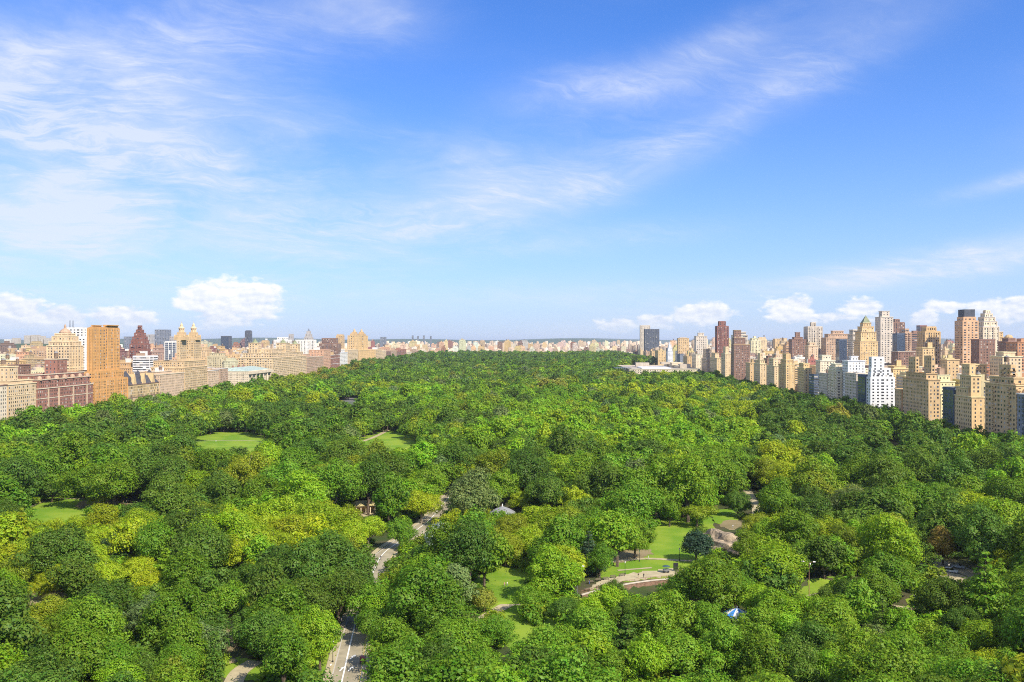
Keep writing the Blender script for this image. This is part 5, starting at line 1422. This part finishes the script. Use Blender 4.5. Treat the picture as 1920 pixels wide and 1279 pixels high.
# grey boulder: an uneven dome of rock with cracks
def rock(label, u, v, a, b_, h, seed):
    x, y, z = at(u, v); rg = np.random.default_rng(seed)
    bm = bmesh.new(); bmesh.ops.create_icosphere(bm, subdivisions=4, radius=1)
    ph = rg.uniform(0, 6.28, 6)
    for vt in bm.verts:
        c = vt.co; k = 1 + .10 * math.sin(4 * c.x + ph[0]) * math.sin(3 * c.y + ph[1]) + .07 * math.sin(9 * c.x + ph[2] + 3 * c.z) + .05 * math.sin(13 * c.y + 7 * c.z + ph[3])
        st_ = math.floor((c.z * k) * 3.2) / 3.2
        vt.co = (c.x * a * k, c.y * b_ * k, (c.z * .45 + st_ * .55) * h * k - .25 * h)
    me = bpy.data.meshes.new('boulder'); bm.to_mesh(me); bm.free()
    m, k, p = mat('weathered_rock'); g = k.new('ShaderNodeNewGeometry'); P = g.outputs['Position']
    vo = k.new('ShaderNodeTexVoronoi', feature='DISTANCE_TO_EDGE'); vo.inputs['Scale'].default_value = .22; k.put(vo.inputs['Vector'], P)
    col = k.mix(k.ss(k.noise(P, .35, 5, .65), .35, .65), (.25, .19, .12, 1), (.44, .34, .215, 1)); col = k.mix(k.m('MULTIPLY', k.ss(vo.outputs[0], .07, .0), .7), col, (.07, .06, .05, 1))
    k.put(p.inputs['Base Color'], col); p.inputs['Roughness'].default_value = .95
    bp = k.new('ShaderNodeBump'); bp.inputs['Distance'].default_value = .4; k.l.new(k.noise(P, .9, 6, .65), bp.inputs['Height']); k.l.new(bp.outputs[0], p.inputs['Normal'])
    me.materials.append(m); o = link(bpy.data.objects.new('boulder', me)); o.location = (x, y, z); o.rotation_euler = (0, 0, .5)
    return tag(o, label, 'rock')


rock('big cracked grey-brown boulder beside the lawn', 1354, 1022, 10, 18, 7.0, 3)
rock('pale stone lying by the path at the bottom left', 434, 1241, 1.8, 1.4, 1.2, 8)

# small columned shelter
x, y, z = at(684, 962); o = thing('shelter', 'small tan shelter with white columns left of the drive', 'shelter', (x, y, z), .35)
b = MB(); b.box(-5, 5, 2.0, 5.5, 0, 4.2); b.build('wall', wallmat(C['gold']), o)
for k in range(5):
    b = MB(); b.box(-5 + k * 2.4, -4.6 + k * 2.4, -3.0, -2.6, 0, 3.6, 0); b.build('column', wallmat(C['cream']), o)
b = MB(); b.box(-5.4, 5.4, -3.2, -2.4, 3.6, 4.3, 0, True); b.build('beam', wallmat(C['cream']), o)
b = MB(); b.poly([(-6, -4, 4.3), (6, -4, 4.3), (3.5, .8, 6.4), (-3.5, .8, 6.4)]); b.poly([(6, -4, 4.3), (6, 6.3, 4.3), (3.5, .8, 6.4)]); b.poly([(6, 6.3, 4.3), (-6, 6.3, 4.3), (-3.5, .8, 6.4), (3.5, .8, 6.4)]); b.poly([(-6, 6.3, 4.3), (-6, -4, 4.3), (-3.5, .8, 6.4)]); b.poly([(-6, 6.3, 4.3), (6, 6.3, 4.3), (6, -4, 4.3), (-6, -4, 4.3)])
b.build('roof', simple('shelter_roof', (.40, .34, .16), .8, .2, .5), o)

# octagonal pavilion
x, y, z = at(942, 975); o = thing('pavilion', 'octagonal pavilion with pale grey tent roof and white finial', 'pavilion', (x, y, z)); o.scale = (.8, .8, .85)
b = MB(); b.lathe(0, 0, [(8.6, 3.9), (8.4, 4.4), (4.2, 6.6), (.5, 7.9)], 8, 0, .39); b.build('roof', simple('grey_slate_roof', (.24, .24, .24), .6, .12, .4), o)
b = MB(); b.lathe(0, 0, [(.35, 7.7), (.28, 8.6), (.4, 8.8), (.05, 9.4)], 8); b.build('finial', M['paint_white'], o)
b = MB(); b.lathe(0, 0, [(6.2, 0), (6.2, 4.0)], 8, 0, .39); b.build('brick_wall', M['brick_red'], o)
for k in range(8):
    a = .39 + k * math.pi / 4; b = MB(); b.lathe(7.8 * math.cos(a), 7.8 * math.sin(a), [(.22, 0), (.2, 4.0)], 8); b.build('column', M['paint_white'], o)

# blue and white striped canopy half hidden by trees
x, y, z = at(1382, 1173); o = thing('canopy_tent', 'blue and white striped canopy tent showing between bright trees', 'tent', (x, y, z))
bl = simple('blue_canvas', (.05, .22, .62), .6, .12, .6)
for k in range(12):
    a0, a1 = k * math.pi / 6, (k + 1) * math.pi / 6; b = MB(); prof = [(5.0, 2.6), (4.9, 3.1), (3.7, 4.0), (2.0, 4.8), (.15, 5.5)]
    for (r0, z0), (r1, z1) in zip(prof, prof[1:]): b.poly([(r0 * math.cos(a0), r0 * math.sin(a0), z0), (r0 * math.cos(a1), r0 * math.sin(a1), z0), (r1 * math.cos(a1), r1 * math.sin(a1), z1), (r1 * math.cos(a0), r1 * math.sin(a0), z1)])
    b.build('canvas_panel', bl if k % 2 else M['paint_white'], o)
    if k % 2: b = MB(); b.tube([(4.8 * math.cos(a0), 4.8 * math.sin(a0), 0), (4.8 * math.cos(a0), 4.8 * math.sin(a0), 2.8)], .1, 6); b.build('pole', M['paint_white'], o)
b = MB(); b.lathe(0, 0, [(.14, 5.3), (.1, 5.9), (.02, 6.1)], 6); b.build('finial', M['paint_white'], o)


def bench(label, u, v, rz, grp='park benches'):
    x, y, z = at(u, v); o = thing('park_bench', label, 'bench', (x, y, z + .1), rz, grp)
    for k in range(3): b = MB(); b.box(-1.1, 1.1, -.25 + k * .17, -.11 + k * .17, .43, .47, 0, True); b.build('seat_slat', M['wood'], o)
    for k in range(3): b = MB(); b.box(-1.1, 1.1, .27 + k * .03, .30 + k * .03, .55 + k * .14, .66 + k * .14, 0, True); b.build('back_slat', M['wood'], o)
    for s_ in (-1, 1): b = MB(); b.box(s_ * .95 - .03, s_ * .95 + .03, -.25, .3, 0, .43, 0, True); b.box(s_ * .95 - .03, s_ * .95 + .03, .30, .36, 0, .95, 0, True); b.build('leg', M['iron'], o)


for k, (u, v, rz) in enumerate([(1108, 1094, .5), (1122, 1090, .5), (1136, 1087.5, .4), (1150, 1084, .4), (1166, 1081, .3), (1122, 1103, 3.6), (1100, 1108, 3.6)]):
    bench(['leftmost of the benches along the back of the terrace', 'second bench from the left along the back of the terrace', 'third bench from the left along the back of the terrace', 'fourth bench from the left along the back of the terrace', 'rightmost of the benches along the back of the terrace', 'bench by the terrace railing near the dark bush', 'bench by the terrace railing at its left end'][k], u, v, rz)

# vendor's cart with a parasol, and a dark notice board
x, y, z = at(1249, 1074); o = thing('vendor_cart', 'steel vendor cart with dark parasol on the terrace', 'cart', (x, y, z + .1), .2)
b = MB(); b.box(-1.1, 1.1, -.5, .5, .45, 1.35, 0, True); b.build('body', M['steel'], o)
for sx in (-.7, .7):
    b = MB(); b.tube([(sx, -.62, .35), (sx, -.5, .35)], .35, 10); b.build('wheel', M['iron'], o); b = MB(); b.tube([(sx, .5, .35), (sx, .62, .35)], .35, 10); b.build('wheel', M['iron'], o)
b = MB(); b.tube([(0, 0, 1.3), (0, 0, 2.5)], .04, 5); b.build('pole', M['iron'], o)
b = MB(); b.lathe(0, 0, [(1.5, 2.25), (.8, 2.6), (.05, 2.75)], 8); b.build('parasol', simple('dark_parasol', (.05, .09, .10), .7), o)
x, y, z = at(1267, 1071); o = thing('notice_board', 'upright black notice board beside the vendor cart', 'sign', (x, y, z + .1), .1)
b = MB(); b.box(-.9, .9, -.15, .15, .4, 3.0, 0, True); b.build('board', M['iron'], o)
for sx in (-.7, .7): b = MB(); b.box(sx - .06, sx + .06, -.06, .06, 0, .5); b.build('leg', M['steel'], o)

# ---- vehicles
M['tyre'] = simple('tyre_rubber', (.02, .02, .02), .8)
M['carglass'] = glassmat('car_glass', (.015, .018, .022), .06, .8)


def paintmat(name, c):
    m, k, p = mat(name); p.inputs['Base Color'].default_value = c + (1,); p.inputs['Roughness'].default_value = .25; p.inputs['Coat Weight'].default_value = .6
    g = k.new('ShaderNodeTexCoord'); n = k.noise(g.outputs['Object'], 2.0, 3, .5); k.put(p.inputs['Base Color'], k.mix(n, tuple(v * .93 for v in c) + (1,), c + (1,)))
    return m


def car(label, u, v, rz, paint, suv=True):
    x, y, z = at(u, v); o = thing('car', label, 'car', (x, y, z + .14), rz, 'parked cars')
    Hh = 1.72 if suv else 1.48
    prof = [(-2.35, .38), (-2.38, .8), (-2.25, 1.02), (-1.1 if not suv else -2.1, 1.08), (1.0, 1.04), (2.15, .88), (2.36, .62), (2.32, .36)]
    b = MB(); n = len(prof)
    for s_ in (-.9, .9): b.poly([(px_, s_, pz) for px_, pz in (prof if s_ < 0 else prof[::-1])])
    for i in range(n): (xa, za), (xb, zb_) = prof[i], prof[(i + 1) % n]; b.poly([(xa, .9, za), (xb, .9, zb_), (xb, -.9, zb_), (xa, -.9, za)])
    b.build('body', paint, o)
    cab = [(-2.05 if suv else -1.6, 1.06), (-1.85 if suv else -1.0, Hh), (.15, Hh), (1.05, 1.04)]
    b = MB()
    for s_ in (-1, 1): b.poly([(cab[0][0], s_ * .86, cab[0][1]), (cab[3][0], s_ * .86, cab[3][1]), (cab[2][0], s_ * .7, cab[2][1]), (cab[1][0], s_ * .7, cab[1][1])][::s_])
    b.poly([(cab[2][0], -.7, Hh), (cab[3][0], -.86, 1.04), (cab[3][0], .86, 1.04), (cab[2][0], .7, Hh)]); b.poly([(cab[0][0], -.86, 1.06), (cab[1][0], -.7, Hh), (cab[1][0], .7, Hh), (cab[0][0], .86, 1.06)])
    b.build('windows', M['carglass'], o)['kind'] = 'stuff'
    b = MB(); b.box(cab[1][0] - .05, cab[2][0] + .05, -.74, .74, Hh - .02, Hh + .06, 0, True); b.build('roof', paint, o)
    for sx in (-1.45, 1.45):
        for sy in (-1, 1):
            b = MB(); b.tube([(sx, sy * .68, .34), (sx, sy * .93, .34)], .34, 14); w_ = b.build('wheel', M['tyre'], o)
            b = MB(); b.tube([(sx, sy * .92, .34), (sx, sy * .95, .34)], .2, 10); b.build('rim', M['steel'], w_)
    for sy in (-.62, .62):
        b = MB(); b.box(2.2, 2.37, sy - .2, sy + .2, .66, .8, 0, True); b.build('headlight', M['lampglass'], o)
        b = MB(); b.box(-2.41, -2.3, sy - .18, sy + .18, .78, .95, 0, True); b.build('tail_light', simple('red_lens', (.4, .02, .02), .3), o)


car('white estate car parked nearest the earth bank', 1783, 1074, -.62, paintmat('white_car_paint', (.78, .78, .76)))
car('silver-grey car parked behind the white one in the shade', 1797, 1066, -.62, paintmat('silver_car_paint', (.42, .46, .52)), False)
ribbon('road', [at(u, v) for u, v in [(1690, 1030), (1760, 1056), (1800, 1068), (1860, 1092), (1920, 1120)]], 8.5, M['asphalt'], .12)
x, y, z = at(1806, 1086); o = thing('rail_fence', 'low iron rail fence along the earth strip by the cars', 'fence', (x, y, z), -.55)
for k in range(7): b = MB(); b.tube([(-7 + k * 2.2, 0, 0), (-7 + k * 2.2, 0, 1.1)], .05, 5); b.build('post', M['iron'], o)
for zz in (.5, 1.0): b = MB(); b.tube([(-7, 0, zz), (6.2, 0, zz)], .04, 4); b.build('rail', M['iron'], o)

# dark red pedicab on the drive
x, y, z = at(681, 1244); o = thing('pedicab', 'dark red pedicab with hood on the right lane of the drive', 'pedicab', (x, y, z + .12), 1.42)
rd = paintmat('dark_red_paint', (.30, .02, .035)); pk = simple('pink_seat', (.62, .30, .30), .7)
b = MB(); b.box(-.75, .25, -.62, .62, .45, .62, 0, True); b.build('floor_pan', rd, o)
b = MB()
for k in range(6):
    a0, a1 = math.pi * k / 6 * .62 + .25, math.pi * (k + 1) / 6 * .62 + .25
    b.poly([(-.05 - 1.0 * math.cos(a0), -.66, .9 + 1.15 * math.sin(a0)), (-.05 - 1.0 * math.cos(a0), .66, .9 + 1.15 * math.sin(a0)), (-.05 - 1.0 * math.cos(a1), .66, .9 + 1.15 * math.sin(a1)), (-.05 - 1.0 * math.cos(a1), -.66, .9 + 1.15 * math.sin(a1))])
for s_ in (-.66, .66): b.poly([(-1.0, s_, .5), (-.2, s_, .5), (-.1, s_, 1.3), (.1, s_, 2.0), (-.45, s_, 1.95), (-.95, s_, 1.3)])
b.build('hood', rd, o)
b = MB(); b.box(-.7, -.1, -.55, .55, .62, .86, 0, True); b.box(-.85, -.68, -.55, .55, .8, 1.35, 0, True); b.build('seat', pk, o)
for (wx, wy) in ((-.45, -.72), (-.45, .72), (1.55, 0)):
    b = MB(); b.tube([(wx, wy - .04, .36), (wx, wy + .04, .36)], .36, 14); w_ = b.build('wheel', M['tyre'], o); b = MB(); b.tube([(wx, wy - .05, .36), (wx, wy + .05, .36)], .26, 10); b.build('rim', M['steel'], w_)
b = MB(); b.tube([(.2, 0, .5), (.9, 0, .55), (1.55, 0, .36)], .05, 5); b.tube([(.9, 0, .55), (.85, 0, .95)], .04, 5); b.tube([(1.55, 0, .36), (1.38, 0, 1.1)], .04, 5); b.tube([(1.38, -.3, 1.12), (1.38, .3, 1.12)], .03, 5); b.build('cycle_frame', M['iron'], o)
b = MB(); b.box(.72, .98, -.1, .1, .95, 1.02, 0, True); b.build('saddle', M['iron'], o)

# ---- people
def person_mesh(walk):
    j = [(0, 0, .95), (0, 0, 1.18), (0, 0, 1.42), (0, 0, 1.53), (0, .02, 1.66), (0, .0, 1.76)]
    rad = [.155, .14, .15, .055, .10, .075]; e = [(i, i + 1) for i in range(5)]
    for s in (-1, 1):
        k = len(j); st = s * walk
        j += [(s * .1, 0, .88), (s * .1, .12 * st + .03, .50), (s * .1, .16 * st - .04, .08), (s * .11, .16 * st + .14, .04)]; rad += [.10, .072, .05, .042]; e += [(0, k), (k, k + 1), (k + 1, k + 2), (k + 2, k + 3)]
        k = len(j); j += [(s * .19, 0, 1.40), (s * .25, -.06 * st, 1.13), (s * .25, -.12 * st + .06, .88), (s * .25, -.14 * st + .09, .78)]; rad += [.068, .05, .038, .036]; e += [(2, k), (k, k + 1), (k + 1, k + 2), (k + 2, k + 3)]
    me = bpy.data.meshes.new('person'); me.from_pydata(j, e, [])
    o = bpy.data.objects.new('person_source', me); COL.objects.link(o)
    md_ = o.modifiers.new('skin', 'SKIN'); o.modifiers.new('sub', 'SUBSURF').levels = 1
    for i, r in enumerate(rad): me.skin_vertices[0].data[i].radius = (r, r * .8 if i < 3 else r)
    me.skin_vertices[0].data[0].use_root = True
    dg = bpy.context.evaluated_depsgraph_get(); m2 = bpy.data.meshes.new_from_object(o.evaluated_get(dg))
    bpy.data.objects.remove(o); m2.polygons.foreach_set('use_smooth', [True] * len(m2.polygons)); m2.name = 'person'
    return m2


def clothes():
    m, k, p = mat('clothes_and_skin'); g = k.new('ShaderNodeTexCoord'); x, y, z = k.sep(g.outputs['Object'])
    sh = k.new('ShaderNodeAttribute', attribute_type='OBJECT', attribute_name='shirt').outputs[0]; tr = k.new('ShaderNodeAttribute', attribute_type='OBJECT', attribute_name='trousers').outputs[0]
    c = k.mix(k.m('GREATER_THAN', z, .95), tr, sh); c = k.mix(k.m('GREATER_THAN', z, 1.47), c, (.42, .26, .18, 1))
    c = k.mix(k.m('MULTIPLY', k.m('GREATER_THAN', k.m('ABSOLUTE', x), .2), k.m('LESS_THAN', z, 1.1)), c, (.42, .26, .18, 1))
    c = k.mix(k.m('GREATER_THAN', k.m('SUBTRACT', z, k.m('MULTIPLY', y, .6)), 1.68), c, (.05, .035, .025, 1)); c = k.mix(k.m('LESS_THAN', z, .09), c, (.03, .03, .03, 1))
    k.put(p.inputs['Base Color'], c); p.inputs['Roughness'].default_value = .8
    return m


PM = [person_mesh(0.25), person_mesh(1.0)]
cl = clothes()
for m_ in PM: m_.materials.clear(); m_.materials.append(cl)
SH = dict(white=(.75, .74, .70), black=(.03, .03, .035), red=(.5, .05, .05), blue=(.06, .12, .35), grey=(.3, .3, .3), tan=(.45, .35, .22), pink=(.6, .25, .28), yellow=(.6, .48, .1))
for (u, v, rz, w_, sh, tr, txt) in [(620, 1256, .3, 1, 'white', 'tan', 'person in white top walking on the pavement left of the drive'), (714, 1050, .2, 1, 'black', 'black', 'person in black walking in the shaded bend of the drive'),
        (946, 1101, 1.2, 1, 'pink', 'grey', 'person in pink top on the path by the small sunlit lawn'), (951, 1100, 1.2, 1, 'white', 'blue', 'person in white top and blue trousers on the path by the small sunlit lawn'),
        (1216, 1050, 1.6, 1, 'white', 'white', 'person all in white walking the path above the terrace'), (1197, 1084, 0, 0, 'black', 'tan', 'person in black top standing left on the terrace'), (1207, 1084, .5, 0, 'black', 'black', 'person all in black standing right on the terrace'),
        (1374, 991, 0, 0, 'white', 'grey', 'person in white top standing beside the boulder'), (1273, 1073, 2, 0, 'grey', 'black', 'person in grey top next to the notice board'), (1245, 1075, 1, 0, 'blue', 'black', 'person in blue top at the vendor cart'),
        (1105, 1096, 1, 0, 'black', 'blue', 'person in black top and blue trousers by the left terrace benches'), (205, 948, 1, 0, 'white', 'black', 'leftmost person on the earth strip beside the western lawn'), (214, 947, 1, 1, 'red', 'black', 'person in red on the earth strip beside the western lawn'),
        (222, 946, 2, 0, 'white', 'blue', 'person in white and blue on the earth strip beside the western lawn'), (231, 945, 2, 0, 'yellow', 'grey', 'person in yellow on the earth strip beside the western lawn'), (238, 944, 1, 1, 'grey', 'grey', 'rightmost person on the earth strip beside the western lawn'),
        (405, 829, 1, 0, 'white', 'white', 'person in white far off on the sheep lawn'), (640, 1170, 1, 1, 'white', 'tan', 'person in white top near the trees left of the drive')]:
    x, y, z = at(u, v); o = link(bpy.data.objects.new('person', PM[w_])); o.location = (x, y, z + .15); o.rotation_euler = (0, 0, rz)
    o['shirt'] = SH[sh] + (1.0,); o['trousers'] = SH[tr] + (1.0,); tag(o, txt, 'person')

# ------------------------------------------------------------------ summer haze
def haze():
    b = MB(); b.box(-75000, 75000, -4000, 75000, -6, 175, 0, True)
    m = bpy.data.materials.new('haze'); m.use_nodes = True; k = m.node_tree; k.nodes.remove(k.nodes['Principled BSDF'])
    v = k.nodes.new('ShaderNodeVolumePrincipled'); v.inputs['Color'].default_value = (.82, .89, 1.0, 1); v.inputs['Density'].default_value = 3.2e-5; v.inputs['Anisotropy'].default_value = .25
    k.links.new(v.outputs[0], k.nodes['Material Output'].inputs['Volume'])
    return tag(b.build('haze', m), kind='stuff')


haze()
